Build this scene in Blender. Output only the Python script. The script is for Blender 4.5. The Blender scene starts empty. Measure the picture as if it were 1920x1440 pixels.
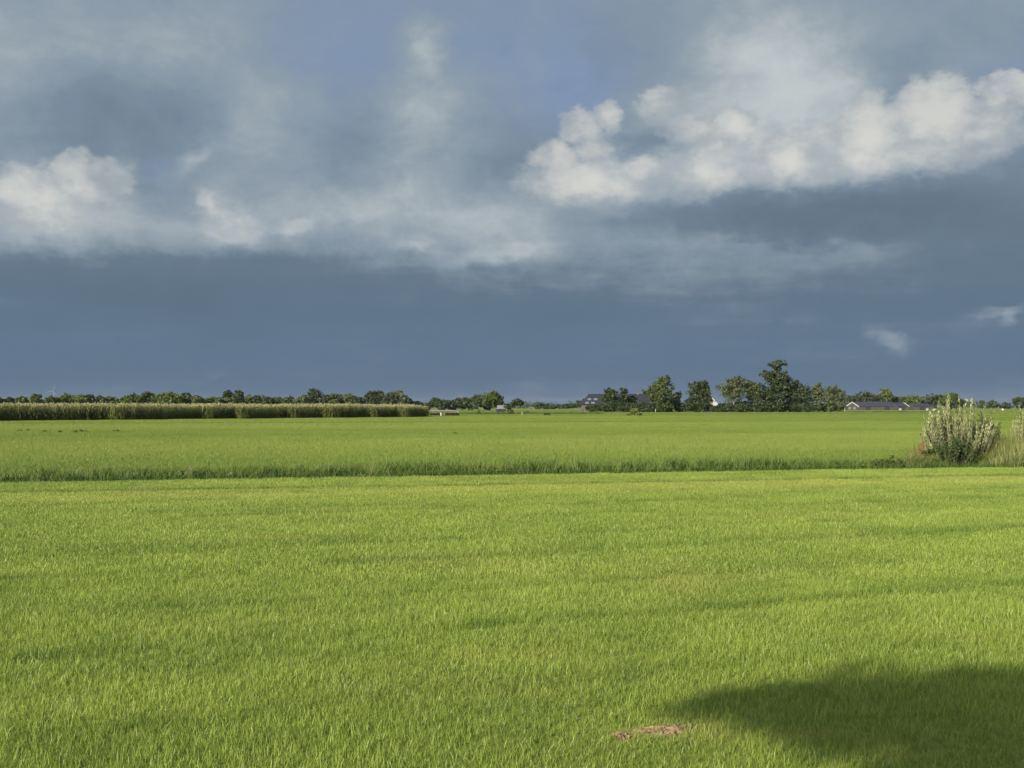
import bpy, math, random
import numpy as np
from mathutils import Vector, Euler

# ------------------------------------------------------------------ camera, world, sun
sc = bpy.context.scene
COL = sc.collection
F = 2059.0            # focal length in pixels of a 1920 wide frame
EYE = 2.0             # camera height above the polder
HORIZON = 763.0
SUN_AZ = math.radians(220.0)     # clockwise from +Y : behind the camera, to the left
SUN_EL = math.radians(24.0)
SUN = Vector((math.sin(SUN_AZ)*math.cos(SUN_EL), math.cos(SUN_AZ)*math.cos(SUN_EL), math.sin(SUN_EL)))

cam_d = bpy.data.cameras.new('camera')
cam_d.sensor_width = 36.0
cam_d.lens = 36.0*F/1920.0
cam_d.clip_start = 0.05
cam_d.clip_end = 20000.0
cam = bpy.data.objects.new('camera', cam_d)
cam.location = (0, 0, EYE)
cam.rotation_euler = (math.radians(90)+math.atan((HORIZON-720.0)/F), 0, 0)
COL.objects.link(cam)
sc.camera = cam

sc.view_settings.view_transform = 'Standard'
sc.view_settings.look = 'None'
sc.view_settings.gamma = 1.0
sc.view_settings.exposure = 0.9
sc.view_settings.use_curve_mapping = False
sc.cycles.use_denoising = True
sc.cycles.max_bounces = 4
sc.cycles.transparent_max_bounces = 8
sc.cycles.volume_bounces = 0

sun_d = bpy.data.lights.new('sun', 'SUN')
sun_d.energy = 4.5
sun_d.angle = math.radians(0.55)
sun_d.color = (1.0, 0.90, 0.72)
sun = bpy.data.objects.new('sun', sun_d)
sun.rotation_euler = (-SUN).to_track_quat('-Z', 'Y').to_euler()
COL.objects.link(sun)

def lin(r, g, b):
    f = lambda c: c/12.92 if c <= 0.04045 else ((c+0.055)/1.055)**2.4
    return (f(r/255.0), f(g/255.0), f(b/255.0), 1.0)

def azel(px, py):
    a = math.atan((px-960.0)/F)
    e = math.atan((HORIZON-py)/F*math.cos(a))
    return math.degrees(a), math.degrees(e)

world = bpy.data.worlds.new('World')
sc.world = world
world.use_nodes = True
world.cycles.sampling_method = 'MANUAL'
world.cycles.sample_map_resolution = 512

def build_sky():
    nt = world.node_tree
    nt.nodes.clear()
    N = nt.nodes; L = nt.links
    def node(t, **kw):
        n = N.new(t)
        for k, v in kw.items(): setattr(n, k, v)
        return n
    def put(sock, v):
        if isinstance(v, bpy.types.NodeSocket): L.new(v, sock)
        else: sock.default_value = v
    def m(op, a, b=0.0, c=0.0, clamp=False):
        n = node('ShaderNodeMath', operation=op); n.use_clamp = clamp
        put(n.inputs[0], a); put(n.inputs[1], b); put(n.inputs[2], c)
        return n.outputs[0]
    def vm(op, a, b=(0, 0, 0), c=(0, 0, 0)):
        n = node('ShaderNodeVectorMath', operation=op)
        put(n.inputs[0], a); put(n.inputs[1], b)
        if op == 'MULTIPLY_ADD': put(n.inputs[2], c)
        return n.outputs['Value'] if op in ('LENGTH', 'DOT_PRODUCT', 'DISTANCE') else n.outputs[0]
    def smooth(v, a, b, lo=0.0, hi=1.0):
        n = node('ShaderNodeMapRange', interpolation_type='SMOOTHSTEP')
        put(n.inputs[0], v); n.inputs[1].default_value = a; n.inputs[2].default_value = b
        n.inputs[3].default_value = lo; n.inputs[4].default_value = hi
        return n.outputs[0]
    def mix(f, a, b):
        n = node('ShaderNodeMix', data_type='RGBA')
        put(n.inputs[0], f); put(n.inputs[6], a); put(n.inputs[7], b)
        return n.outputs[2]
    def noise(vec, scale, detail=5.0, rough=0.55, color=False, dist=0.0):
        n = node('ShaderNodeTexNoise'); put(n.inputs['Vector'], vec)
        n.inputs['Scale'].default_value = scale; n.inputs['Detail'].default_value = detail
        n.inputs['Roughness'].default_value = rough; n.inputs['Distortion'].default_value = dist
        return n.outputs['Color' if color else 'Fac']
    d = vm('NORMALIZE', node('ShaderNodeTexCoord').outputs['Generated'])
    sx = node('ShaderNodeSeparateXYZ'); L.new(d, sx.inputs[0])
    az = m('MULTIPLY', m('ARCTAN2', sx.outputs[0], sx.outputs[1]), 57.29578)
    el = m('MULTIPLY', m('ARCSINE', sx.outputs[2]), 57.29578)
    cb = node('ShaderNodeCombineXYZ'); L.new(az, cb.inputs[0]); L.new(el, cb.inputs[1])
    P = cb.outputs[0]
    dz = vm('MULTIPLY', d, (1, 1, 1.5))
    warp = vm('SUBTRACT', noise(dz, 9.0, 6.0, 0.6, True), (0.5, 0.5, 0.5))
    warp_f = vm('SUBTRACT', noise(dz, 42.0, 5.0, 0.6, True), (0.5, 0.5, 0.5))
    P_soft = vm('MULTIPLY_ADD', warp, (3.4, 2.6, 0), vm('MULTIPLY_ADD', warp_f, (1.7, 1.6, 0), P))
    P_fine = vm('MULTIPLY_ADD', warp, (1.3, 1.0, 0), vm('MULTIPLY_ADD', warp_f, (1.25, 1.25, 0), P))

    def blob(vec, px, py, rx, ry, rot=0.0, inner=0.0):
        a, e = azel(px, py); k = 57.29578/F
        ix, iy = 1.0/(rx*k), 1.0/(ry*k)
        if rot == 0:
            q = vm('MULTIPLY_ADD', vec, (ix, iy, 0), (-a*ix, -e*iy, 0))
            return m('ADD', vm('LENGTH', q), vm('DOT_PRODUCT', q, (0, inner, 0))) if inner else vm('LENGTH', q)
        c, sn = math.cos(math.radians(rot)), math.sin(math.radians(rot))
        v = vm('SUBTRACT', vec, (a, e, 0))
        q1 = vm('DOT_PRODUCT', v, (c*ix, sn*ix, 0)); q2 = vm('DOT_PRODUCT', v, (-sn*iy, c*iy, 0))
        return m('SQRT', m('MULTIPLY_ADD', q1, q1, m('MULTIPLY', q2, q2)))
    def tone(vec, blobs, hard=0.0):
        acc = 0.0
        for (px, py, rx, ry, rot, amp) in blobs:
            f = smooth(blob(vec, px, py, rx, ry, rot), hard, 1.0, amp, 0.0)
            acc = f if isinstance(acc, float) else m('ADD', acc, f)
        return acc

    # blue-grey storm backdrop, by elevation
    rp = node('ShaderNodeValToRGB'); L.new(m('DIVIDE', el, 90.0, clamp=True), rp.inputs[0])
    stops = [(-1, (82, 102, 126)), (0.8, (90, 111, 135)), (3.0, (95, 116, 140)), (6.0, (97, 117, 136)), (8.5, (104, 123, 140)),
             (12.0, (117, 135, 152)), (17.0, (124, 142, 159)), (21.0, (130, 147, 165)), (40.0, (158, 170, 184)), (88, (170, 179, 192))]
    el_ = rp.color_ramp.elements
    while len(el_) < len(stops): el_.new(0.5)
    for e, (p, c) in zip(el_, stops):
        e.position = max(0.0, p)/90.0; e.color = lin(*c)
    base = rp.outputs[0]
    # thinner cloud where the blue shows through
    blue = tone(P_soft, [(630, 90, 300, 190, 0, 0.85), (930, 110, 260, 190, 0, 0.8), (1080, 160, 170, 140, 0, 0.6), (1900, 140, 130, 80, 0, 0.7), (500, 230, 200, 60, 0, 0.35), (300, 330, 60, 50, 0, 0.5)])
    blue = m('ADD', blue, m('MULTIPLY', smooth(noise(dz, 5.0, 4.0, 0.5), 0.52, 0.72), smooth(el, 8.0, 14.0, 0.0, 0.5)), clamp=True)
    base = mix(blue, base, lin(129, 149, 178))

    soft = [
        (650, 490, 760, 130, 0, 0.14), (180, 480, 420, 110, 0, 0.10), (1250, 510, 700, 140, 0, 0.10),
        (720, 330, 560, 230, 0, 0.10), (420, 330, 520, 260, 0, 0.10), (250, 130, 560, 280, 0, 0.14), (1150, 410, 560, 140, 0, 0.10), (200, 400, 420, 140, 0, 0.16), (1650, 200, 420, 240, 0, 0.14),
        (60, 30, 620, 240, 0, 0.44), (20, 240, 260, 190, 0, 0.20), (360, 60, 240, 120, 20, 0.18),
        (800, 85, 70, 75, 0, 0.52), (792, 170, 125, 150, 0, 0.38), (780, 290, 180, 200, 5, 0.36), (800, 400, 300, 120, 0, 0.30), (600, 400, 270, 100, 0, 0.26),
        (480, 220, 260, 120, 25, 0.30), (420, 300, 240, 120, 0, 0.18), (1010, 100, 45, 150, 0, 0.22), (930, 220, 160, 150, 0, 0.18),
        (1480, 50, 330, 250, 0, 0.42), (1400, 120, 280, 220, 0, 0.30), (1390, 230, 420, 170, 0, 0.26), (1230, 250, 220, 130, 25, 0.26), (1250, 345, 380, 85, 0, 0.34),
        (1660, 290, 440, 105, 0, 0.36), (1780, 140, 130, 60, 20, 0.20), (1850, 30, 260, 110, 0, 0.22),
        (960, 430, 170, 100, 10, 0.34), (1500, 462, 320, 110, 0, 0.12), (1150, 440, 420, 130, 0, 0.18), (1700, 470, 300, 80, 0, 0.12),
        (120, 450, 320, 115, 0, 0.26), (420, 440, 200, 70, 0, 0.26), (230, 270, 60, 80, 0, 0.22), (80, 560, 300, 50, 0, 0.10),
        (250, 215, 240, 150, 0, -0.62), (160, 130, 120, 60, 0, -0.15), (660, 330, 120, 70, 0, -0.12), (1700, 130, 130, 100, 0, -0.22), (1220, 262, 100, 42, 0, -0.45), (1440, 270, 90, 30, 0, -0.25),
        (300, 530, 480, 110, 0, -0.34), (60, 500, 280, 60, 0, -0.22), (1520, 395, 440, 75, 0, -0.70), (900, 590, 700, 70, 0, -0.14), (1860, 440, 260, 80, 0, -0.12),
    ]
    T = tone(P_soft, soft, 0.12)
    low = noise(vm('MULTIPLY', d, (1, 1, 2.0)), 8.0, 9.0, 0.64, dist=0.4)
    mid = noise(vm('MULTIPLY', d, (1, 1, 1.3)), 24.0, 8.0, 0.66, dist=0.5)
    T = m('ADD', T, m('MULTIPLY', m('SUBTRACT', low, 0.44), smooth(el, 1.0, 13.0, 0.20, 0.95)))
    T = m('ADD', T, m('MULTIPLY', m('SUBTRACT', mid, 0.5), smooth(el, 3.0, 12.0, 0.32, 0.62)))
    streak = noise(vm('MULTIPLY', d, (1, 1, 9.0)), 5.0, 6.0, 0.6)
    T = m('ADD', T, m('MULTIPLY', m('SUBTRACT', streak, 0.5), smooth(el, 5.0, 13.0, 0.80, 0.0)))
    wisps = [
        (80, 385, 190, 95, 0, 0.55), (230, 300, 50, 75, 0, 0.22), (360, 300, 55, 26, 40, 0.40), (410, 405, 90, 55, -25, 0.50), (440, 440, 70, 45, 0, 0.30),
        (550, 425, 55, 26, 20, 0.42), (650, 390, 110, 50, 15, 0.18), (760, 270, 70, 60, 0, 0.16), (775, 456, 65, 22, 0, 0.36), (960, 474, 180, 24, 8, 0.30),
        (1120, 320, 190, 60, 5, 0.50), (1330, 310, 170, 90, 10, 0.40), (1500, 260, 240, 130, 8, 0.40), (1650, 290, 260, 80, 8, 0.45), (1450, 90, 170, 130, 0, 0.20),
        (1655, 628, 60, 24, -15, 0.34), (1685, 645, 34, 34, 0, 0.26), (1880, 584, 90, 16, 0, 0.42), (1890, 598, 22, 24, 0, 0.36), (410, 700, 40, 14, 0, 0.20), (650, 645, 70, 20, 0, 0.12), (975, 720, 110, 24, 0, 0.10),
    ]
    W = tone(P_fine, wisps)
    T = m('ADD', T, W)
    col = mix(smooth(T, 0.0, 0.70), base, lin(143, 158, 170))
    col = mix(smooth(T, 0.50, 1.35), col, lin(193, 200, 202))
    col = mix(m('MULTIPLY', T, -0.9, clamp=True), col, lin(84, 102, 116))

    # bright cumulus heads, billowy edges
    vo = node('ShaderNodeTexVoronoi', feature='SMOOTH_F1', voronoi_dimensions='2D'); put(vo.inputs['Vector'], P_fine)
    vo.inputs['Scale'].default_value = 0.62; vo.inputs['Detail'].default_value = 2.0; vo.inputs['Roughness'].default_value = 0.5
    vo.inputs['Smoothness'].default_value = 0.8
    billow = m('SUBTRACT', 0.5, vo.outputs['Distance'])
    heads = [
        (75, 375, 125, 75, 0, 1), (150, 350, 75, 70, 0, 1), (20, 358, 60, 55, 0, 1), (205, 350, 55, 65, 0, .72), (110, 420, 150, 45, 0, .62),
        (388, 392, 46, 44, 0, .72), (432, 425, 60, 42, 0, .70), (550, 425, 40, 22, 15, .55), (360, 300, 45, 16, 45, .50),
        (1082, 236, 46, 46, 0, .95), (1140, 214, 34, 32, 0, .95), (1105, 265, 60, 50, 0, .75), (1050, 300, 62, 48, 0, .80), (1238, 192, 66, 42, 0, .85), (1378, 236, 46, 44, 0, 1.05), (1350, 265, 40, 25, 40, .8),
        (1110, 345, 165, 52, 0, 1.1), (1210, 325, 60, 40, 0, .85), (1330, 325, 120, 62, 0, .88), (1480, 305, 130, 75, 0, .95), (1640, 245, 85, 78, 0, 1.1), (1765, 225, 115, 85, 0, 1.1),
        (1680, 290, 200, 55, 0, 1.0), (1870, 195, 46, 56, 0, 1.0), (1925, 170, 60, 40, 0, 1.0), (1845, 255, 80, 48, 0, .9), (1540, 250, 80, 60, 0, .7), (1300, 240, 80, 60, 0, .6),
    ]
    C = None; Cb = None
    k = 57.29578/F
    for (px, py, rx, ry, rot, amp) in heads:
        a_, e_ = azel(px, py); ix, iy = 1.0/(rx*1.22*k), 1.0/(ry*1.22*k)
        q = vm('MULTIPLY_ADD', P_fine, (ix, iy, 0), (-a_*ix, -e_*iy, 0))
        f = m('MULTIPLY_ADD', vm('LENGTH', q), -amp, amp)
        C = f if C is None else m('MAXIMUM', C, f)
        g_ = m('MULTIPLY_ADD', vm('DISTANCE', q, (0, 0.45, 0)), -0.8*amp, amp)      # same head seen from its top: fades towards the base
        Cb = g_ if Cb is None else m('MAXIMUM', Cb, g_)
    cc = m('MULTIPLY_ADD', billow, 0.26, m('MAXIMUM', C, -0.5))
    cc = m('MULTIPLY_ADD', m('SUBTRACT', noise(dz, 55.0, 7.0, 0.64), 0.5), 0.62, cc)
    alpha = m('MULTIPLY', m('MULTIPLY', smooth(cc, 0.12, 0.40), smooth(C, -0.05, 0.30)), smooth(Cb, -0.02, 0.42))
    lit = smooth(m('MULTIPLY_ADD', m('SUBTRACT', noise(dz, 26.0, 4.0, 0.6), 0.5), 1.8, m('MULTIPLY_ADD', Cb, 0.5, cc)), 0.35, 1.60)
    hcol = mix(lit, lin(161, 171, 178), lin(217, 216, 210))
    col = mix(m('MULTIPLY', alpha, 0.80), col, hcol)

    # clear air above and behind the storm front: the sun's side of the sky is open
    sky = node('ShaderNodeTexSky', sky_type='NISHITA'); sky.sun_disc = False
    sky.sun_elevation = SUN_EL; sky.sun_rotation = SUN_AZ
    sky.air_density = 1.0; sky.dust_density = 1.5; sky.ozone_density = 1.0
    nis = vm('SCALE', sky.outputs[0]); nis.node.inputs[3].default_value = 0.27
    gap = m('ADD', smooth(sx.outputs[1], 0.35, -0.6, 0.0, 1.0), m('MULTIPLY', smooth(sx.outputs[2], 0.45, 0.9), 0.3), clamp=True)
    gap = m('MULTIPLY', gap, smooth(noise(dz, 2.6, 6.0, 0.6), 0.38, 0.62, 0.35, 1.0))
    col = mix(gap, col, nis)
    bg = node('ShaderNodeBackground'); L.new(col, bg.inputs[0]); bg.inputs[1].default_value = 2.0**-0.9
    out = node('ShaderNodeOutputWorld'); L.new(bg.outputs[0], out.inputs[0])
build_sky()

# ------------------------------------------------------------------ helpers
rng = np.random.default_rng(7)
random.seed(7)

def at(px, d):
    """ground position seen at photo column px, d metres ahead"""
    return (px-960.0)/F*d, d
def dist(py):
    return EYE*F/(py-HORIZON)
def size(n_px, d):
    return n_px/F*d

def mesh_from(name, verts, faces, mats=(), mat_idx=None, smooth=False):
    me = bpy.data.meshes.new(name)
    verts = np.asarray(verts, dtype=np.float32).reshape(-1, 3)
    if isinstance(faces, np.ndarray):
        k = faces.shape[1]; nf = len(faces)
        me.vertices.add(len(verts)); me.vertices.foreach_set('co', verts.ravel())
        me.loops.add(nf*k); me.loops.foreach_set('vertex_index', faces.astype(np.int32).ravel())
        me.polygons.add(nf); me.polygons.foreach_set('loop_start', np.arange(0, nf*k, k, dtype=np.int32))
    else:
        me.from_pydata([tuple(map(float, v)) for v in verts], [], [tuple(map(int, f)) for f in faces])
    for mt in mats: me.materials.append(mt)
    if mat_idx is not None: me.polygons.foreach_set('material_index', np.asarray(mat_idx, dtype=np.int32))
    if smooth: me.polygons.foreach_set('use_smooth', np.ones(len(me.polygons), dtype=bool))
    me.update(); me.validate()
    return me

def add_attr(me, name, values):
    a = me.attributes.new(name, 'FLOAT', 'POINT')
    a.data.foreach_set('value', np.asarray(values, dtype=np.float32))

def link(name, me, parent=None, loc=None, rz=None):
    o = bpy.data.objects.new(name, me)
    COL.objects.link(o)
    if parent is not None: o.parent = parent
    if loc is not None: o.location = loc
    if rz is not None: o.rotation_euler = (0, 0, rz)
    return o
def tag(o, label=None, cat=None, group=None, kind=None):
    if label: o['label'] = label
    if cat: o['category'] = cat
    if group: o['group'] = group
    if kind: o['kind'] = kind
    return o
def thing(name, label, cat, loc=(0, 0, 0), rz=0.0, group=None):
    o = link(name, None, None, loc, rz)
    o.empty_display_size = 0.3
    return tag(o, label, cat, group)

class MB:
    """collects boxes, prisms and tubes into one mesh"""
    def __init__(s): s.v = []; s.f = []
    def quad(s, *p):
        b = len(s.v); s.v += [tuple(q) for q in p]; s.f.append(tuple(range(b, b+len(p))))
    def box(s, x0, x1, y0, y1, z0, z1):
        b = len(s.v)
        s.v += [(x0,y0,z0),(x1,y0,z0),(x1,y1,z0),(x0,y1,z0),(x0,y0,z1),(x1,y0,z1),(x1,y1,z1),(x0,y1,z1)]
        s.f += [tuple(b+i for i in q) for q in ((3,2,1,0),(4,5,6,7),(0,1,5,4),(1,2,6,5),(2,3,7,6),(3,0,4,7))]
    def slab(s, top, th):
        """top: polygon points (counter-clockwise seen from above); extruded down by th"""
        b = len(s.v); n = len(top)
        s.v += [tuple(p) for p in top]+[(p[0], p[1], p[2]-th) for p in top]
        s.f.append(tuple(b+i for i in range(n))); s.f.append(tuple(b+n+i for i in reversed(range(n))))
        for i in range(n):
            j = (i+1) % n
            s.f.append((b+i, b+n+i, b+n+j, b+j))
    def prism(s, poly, y0, y1):
        """poly in x,z, extruded along y"""
        b = len(s.v); n = len(poly)
        s.v += [(p[0], y0, p[1]) for p in poly]+[(p[0], y1, p[1]) for p in poly]
        s.f.append(tuple(b+i for i in range(n))); s.f.append(tuple(b+n+i for i in reversed(range(n))))
        for i in range(n):
            j = (i+1) % n
            s.f.append((b+j, b+i, b+n+i, b+n+j))
    def tube(s, pts, radii, sides=7):
        b = len(s.v); n = len(pts)
        for i, (p, r) in enumerate(zip(pts, radii)):
            p = Vector(p)
            t = (Vector(pts[min(i+1, n-1)])-Vector(pts[max(i-1, 0)])).normalized()
            a = t.orthogonal().normalized(); c = t.cross(a)
            for k in range(sides):
                w = 2*math.pi*k/sides
                s.v.append(tuple(p+a*math.cos(w)*r+c*math.sin(w)*r))
        for i in range(n-1):
            for k in range(sides):
                k2 = (k+1) % sides
                s.f.append((b+i*sides+k, b+i*sides+k2, b+(i+1)*sides+k2, b+(i+1)*sides+k))
        s.f.append(tuple(b+(n-1)*sides+k for k in range(sides)))
        s.f.append(tuple(b+k for k in reversed(range(sides))))
    def build(s, name, mat, parent=None, smooth=False):
        return link(name, mesh_from(name, s.v, s.f, [mat] if mat else [], smooth=smooth), parent)

def vnoise(x, y, seed=0):
    """smooth 2D value noise in 0..1"""
    x = np.asarray(x, float); y = np.asarray(y, float)
    xi = np.floor(x).astype(np.int64); yi = np.floor(y).astype(np.int64)
    xf = x-xi; yf = y-yi
    def h(a, b):
        n = (a*374761393+b*668265263+seed*974634137) & 0xffffffff
        n = ((n ^ (n >> 13))*1274126177) & 0xffffffff
        return ((n ^ (n >> 16)) & 0xffff)/65535.0
    u = xf*xf*(3-2*xf); w = yf*yf*(3-2*yf)
    return (h(xi, yi)*(1-u)+h(xi+1, yi)*u)*(1-w)+(h(xi, yi+1)*(1-u)+h(xi+1, yi+1)*u)*w
def fbm(x, y, seed=0, octaves=4):
    a = 0.5; s = 0; t = 0
    for o in range(octaves):
        s = s+a*vnoise(np.asarray(x)*2**o, np.asarray(y)*2**o, seed+o*17); t += a; a *= 0.5
    return s/t

# ------------------------------------------------------------------ materials
def mat_nodes(name):
    mt = bpy.data.materials.new(name); mt.use_nodes = True
    nt = mt.node_tree; nt.nodes.clear()
    return mt, nt, nt.nodes, nt.links
def solid(name, col, rough=0.8, var=0.15, scale=3.0, bump=0.0, spec=0.3):
    mt, nt, N, L = mat_nodes(name)
    p = N.new('ShaderNodeBsdfPrincipled'); o = N.new('ShaderNodeOutputMaterial')
    tc = N.new('ShaderNodeTexCoord'); n = N.new('ShaderNodeTexNoise'); n.inputs['Scale'].default_value = scale; n.inputs['Detail'].default_value = 5
    L.new(tc.outputs['Object'], n.inputs['Vector'])
    r = N.new('ShaderNodeValToRGB'); L.new(n.outputs['Fac'], r.inputs[0])
    r.color_ramp.elements[0].position = 0.3; r.color_ramp.elements[1].position = 0.7
    r.color_ramp.elements[0].color = tuple(c*(1-var) for c in col)+(1,)
    r.color_ramp.elements[1].color = tuple(min(1, c*(1+var)) for c in col)+(1,)
    L.new(r.outputs[0], p.inputs['Base Color']); p.inputs['Roughness'].default_value = rough
    p.inputs['Specular IOR Level'].default_value = spec
    if bump:
        b = N.new('ShaderNodeBump'); b.inputs['Strength'].default_value = bump; L.new(n.outputs['Fac'], b.inputs['Height']); L.new(b.outputs[0], p.inputs['Normal'])
    L.new(p.outputs[0], o.inputs[0])
    return mt
def leafy(name, dark, light, trans=0.35, rough=0.55, spec=0.25, attr='var', inst=None, dry=None, obj_noise=0.0):
    """leaf surface: diffuse + some light through; per-leaf colour attribute, and (for scattered tufts) a per-tuft tint"""
    mt, nt, N, L = mat_nodes(name)
    a = N.new('ShaderNodeAttribute'); a.attribute_name = attr
    fac = a.outputs['Fac']
    if inst:
        ai = N.new('ShaderNodeAttribute'); ai.attribute_name = inst; ai.attribute_type = 'INSTANCER'
        mm = N.new('ShaderNodeMath'); mm.operation = 'MULTIPLY_ADD'; mm.use_clamp = True
        L.new(fac, mm.inputs[0]); mm.inputs[1].default_value = 0.62
        L.new(ai.outputs['Fac'], mm.inputs[2]); fac = mm.outputs[0]
    if obj_noise:
        tc = N.new('ShaderNodeTexCoord'); n = N.new('ShaderNodeTexNoise'); n.inputs['Scale'].default_value = obj_noise; n.inputs['Detail'].default_value = 3
        L.new(tc.outputs['Object'], n.inputs['Vector'])
        mm = N.new('ShaderNodeMath'); mm.operation = 'MULTIPLY_ADD'; mm.use_clamp = True
        L.new(n.outputs['Fac'], mm.inputs[0]); mm.inputs[1].default_value = 1.2
        sb = N.new('ShaderNodeMath'); sb.operation = 'MULTIPLY_ADD'; L.new(fac, sb.inputs[0]); sb.inputs[1].default_value = 0.6; sb.inputs[2].default_value = -0.4
        L.new(sb.outputs[0], mm.inputs[2]); fac = mm.outputs[0]
    mx = N.new('ShaderNodeMix'); mx.data_type = 'RGBA'; L.new(fac, mx.inputs[0])
    mx.inputs[6].default_value = tuple(dark)+(1,); mx.inputs[7].default_value = tuple(light)+(1,)
    colr = mx.outputs[2]
    if dry:
        ad = N.new('ShaderNodeAttribute'); ad.attribute_name = 'dry'; ad.attribute_type = 'INSTANCER'
        m2 = N.new('ShaderNodeMix'); m2.data_type = 'RGBA'; L.new(ad.outputs['Fac'], m2.inputs[0]); L.new(colr, m2.inputs[6]); m2.inputs[7].default_value = tuple(dry)+(1,)
        colr = m2.outputs[2]
    p = N.new('ShaderNodeBsdfPrincipled'); L.new(colr, p.inputs['Base Color'])
    p.inputs['Roughness'].default_value = rough; p.inputs['Specular IOR Level'].default_value = spec
    t = N.new('ShaderNodeBsdfTranslucent'); L.new(colr, t.inputs[0])
    s = N.new('ShaderNodeMixShader'); s.inputs[0].default_value = trans
    o = N.new('ShaderNodeOutputMaterial')
    L.new(p.outputs[0], s.inputs[1]); L.new(t.outputs[0], s.inputs[2]); L.new(s.outputs[0], o.inputs[0])
    return mt
def ground_mat(name, cols, scale, stretch, angle):
    """earth between the grass, streaked along the mowing direction"""
    mt, nt, N, L = mat_nodes(name)
    tc = N.new('ShaderNodeTexCoord'); mp = N.new('ShaderNodeMapping'); L.new(tc.outputs['Object'], mp.inputs[0])
    mp.inputs['Rotation'].default_value = (0, 0, -angle); mp.inputs['Scale'].default_value = (1.0/stretch, 1, 1)
    n = N.new('ShaderNodeTexNoise'); L.new(mp.outputs[0], n.inputs['Vector']); n.inputs['Scale'].default_value = scale; n.inputs['Detail'].default_value = 8
    r = N.new('ShaderNodeValToRGB'); L.new(n.outputs['Fac'], r.inputs[0])
    e = r.color_ramp.elements
    while len(e) < len(cols): e.new(0.5)
    for i, c in enumerate(cols):
        e[i].position = 0.25+0.5*i/(len(cols)-1); e[i].color = tuple(c)+(1,)
    p = N.new('ShaderNodeBsdfPrincipled'); L.new(r.outputs[0], p.inputs['Base Color']); p.inputs['Roughness'].default_value = 0.95
    p.inputs['Specular IOR Level'].default_value = 0.1
    b = N.new('ShaderNodeBump'); b.inputs['Strength'].default_value = 0.6; L.new(n.outputs['Fac'], b.inputs['Height']); L.new(b.outputs[0], p.inputs['Normal'])
    o = N.new('ShaderNodeOutputMaterial'); L.new(p.outputs[0], o.inputs[0])
    return mt

M = {}
M['mown'] = leafy('mown_grass', (0.052, 0.108, 0.012), (0.292, 0.376, 0.066), 0.31, 0.45, 0.35, inst='tint', dry=(0.30, 0.28, 0.08))
M['meadow'] = leafy('meadow_grass', (0.060, 0.118, 0.016), (0.182, 0.262, 0.042), 0.32, 0.55, 0.2, inst='tint', dry=(0.30, 0.28, 0.10))
M['reed'] = leafy('reed_leaf', (0.030, 0.070, 0.012), (0.170, 0.225, 0.045), 0.32, 0.5, 0.3, inst='tint', dry=(0.36, 0.33, 0.16))
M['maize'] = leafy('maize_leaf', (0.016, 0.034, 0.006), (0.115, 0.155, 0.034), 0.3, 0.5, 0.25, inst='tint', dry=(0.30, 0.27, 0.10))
M['tassel'] = solid('maize_tassel', (0.25, 0.25, 0.12), 0.9, 0.2)
M['soil'] = solid('bare_soil', (0.19, 0.140, 0.078), 1.0, 0.55, 45.0, 1.0, 0.05)
M['bark'] = solid('bark', (0.12, 0.095, 0.07), 0.95, 0.35, 6.0, 0.5, 0.1)
M['pale_bark'] = solid('pale_bark', (0.24, 0.22, 0.18), 0.9, 0.25, 5.0, 0.4, 0.1)
M['leaf_olive'] = leafy('leaf_olive', (0.036, 0.058, 0.018), (0.098, 0.126, 0.036), 0.28, obj_noise=0.35)
M['leaf_dark'] = leafy('leaf_dark', (0.020, 0.036, 0.014), (0.058, 0.080, 0.028), 0.22, obj_noise=0.35)
M['leaf_green'] = leafy('leaf_green', (0.045, 0.074, 0.016), (0.122, 0.160, 0.037), 0.3, obj_noise=0.35)
M['leaf_pale'] = leafy('leaf_pale', (0.050, 0.070, 0.032), (0.118, 0.142, 0.062), 0.3, obj_noise=0.35)
M['leaf_willow'] = leafy('leaf_willow', (0.060, 0.090, 0.030), (0.38, 0.40, 0.20), 0.3, 0.45, 0.3)
M['leaf_bush'] = leafy('leaf_bush', (0.020, 0.045, 0.012), (0.080, 0.120, 0.030), 0.25)
M['leaf_light'] = leafy('leaf_light', (0.10, 0.13, 0.03), (0.19, 0.22, 0.06), 0.3)
M['dock'] = leafy('dock_brown', (0.12, 0.075, 0.030), (0.26, 0.19, 0.08), 0.2)
M['roof_dark'] = solid('dark_roof_tiles', (0.026, 0.029, 0.038), 0.9, 0.3, 2.0, 0.3, 0.05)
M['roof_slate'] = solid('slate_roof', (0.036, 0.037, 0.055), 0.9, 0.2, 1.5, 0.2, 0.08)
M['brick'] = solid('brick_wall', (0.085, 0.072, 0.062), 0.9, 0.2, 4.0, 0.3)
M['brick_dark'] = solid('dark_brick_wall', (0.045, 0.045, 0.04), 0.9, 0.2, 4.0, 0.3)
M['white'] = solid('white_paint', (0.36, 0.36, 0.35), 0.7, 0.06)
M['grey_sheet'] = solid('grey_sheeting', (0.15, 0.16, 0.17), 0.6, 0.15)
M['glass'] = solid('window_glass', (0.05, 0.06, 0.07), 0.1, 0.1, spec=0.8)
M['skylight'] = solid('skylight_glass', (0.11, 0.13, 0.15), 0.25, 0.1, spec=0.8)
M['concrete'] = solid('concrete', (0.14, 0.135, 0.12), 0.9, 0.15)
M['wood'] = solid('weathered_wood', (0.10, 0.085, 0.065), 0.9, 0.3)
M['turbine'] = solid('grey_turbine_paint', (0.15, 0.18, 0.21), 0.7, 0.05)
M['wrap'] = solid('bale_wrap', (0.24, 0.26, 0.25), 0.35, 0.06)

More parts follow.
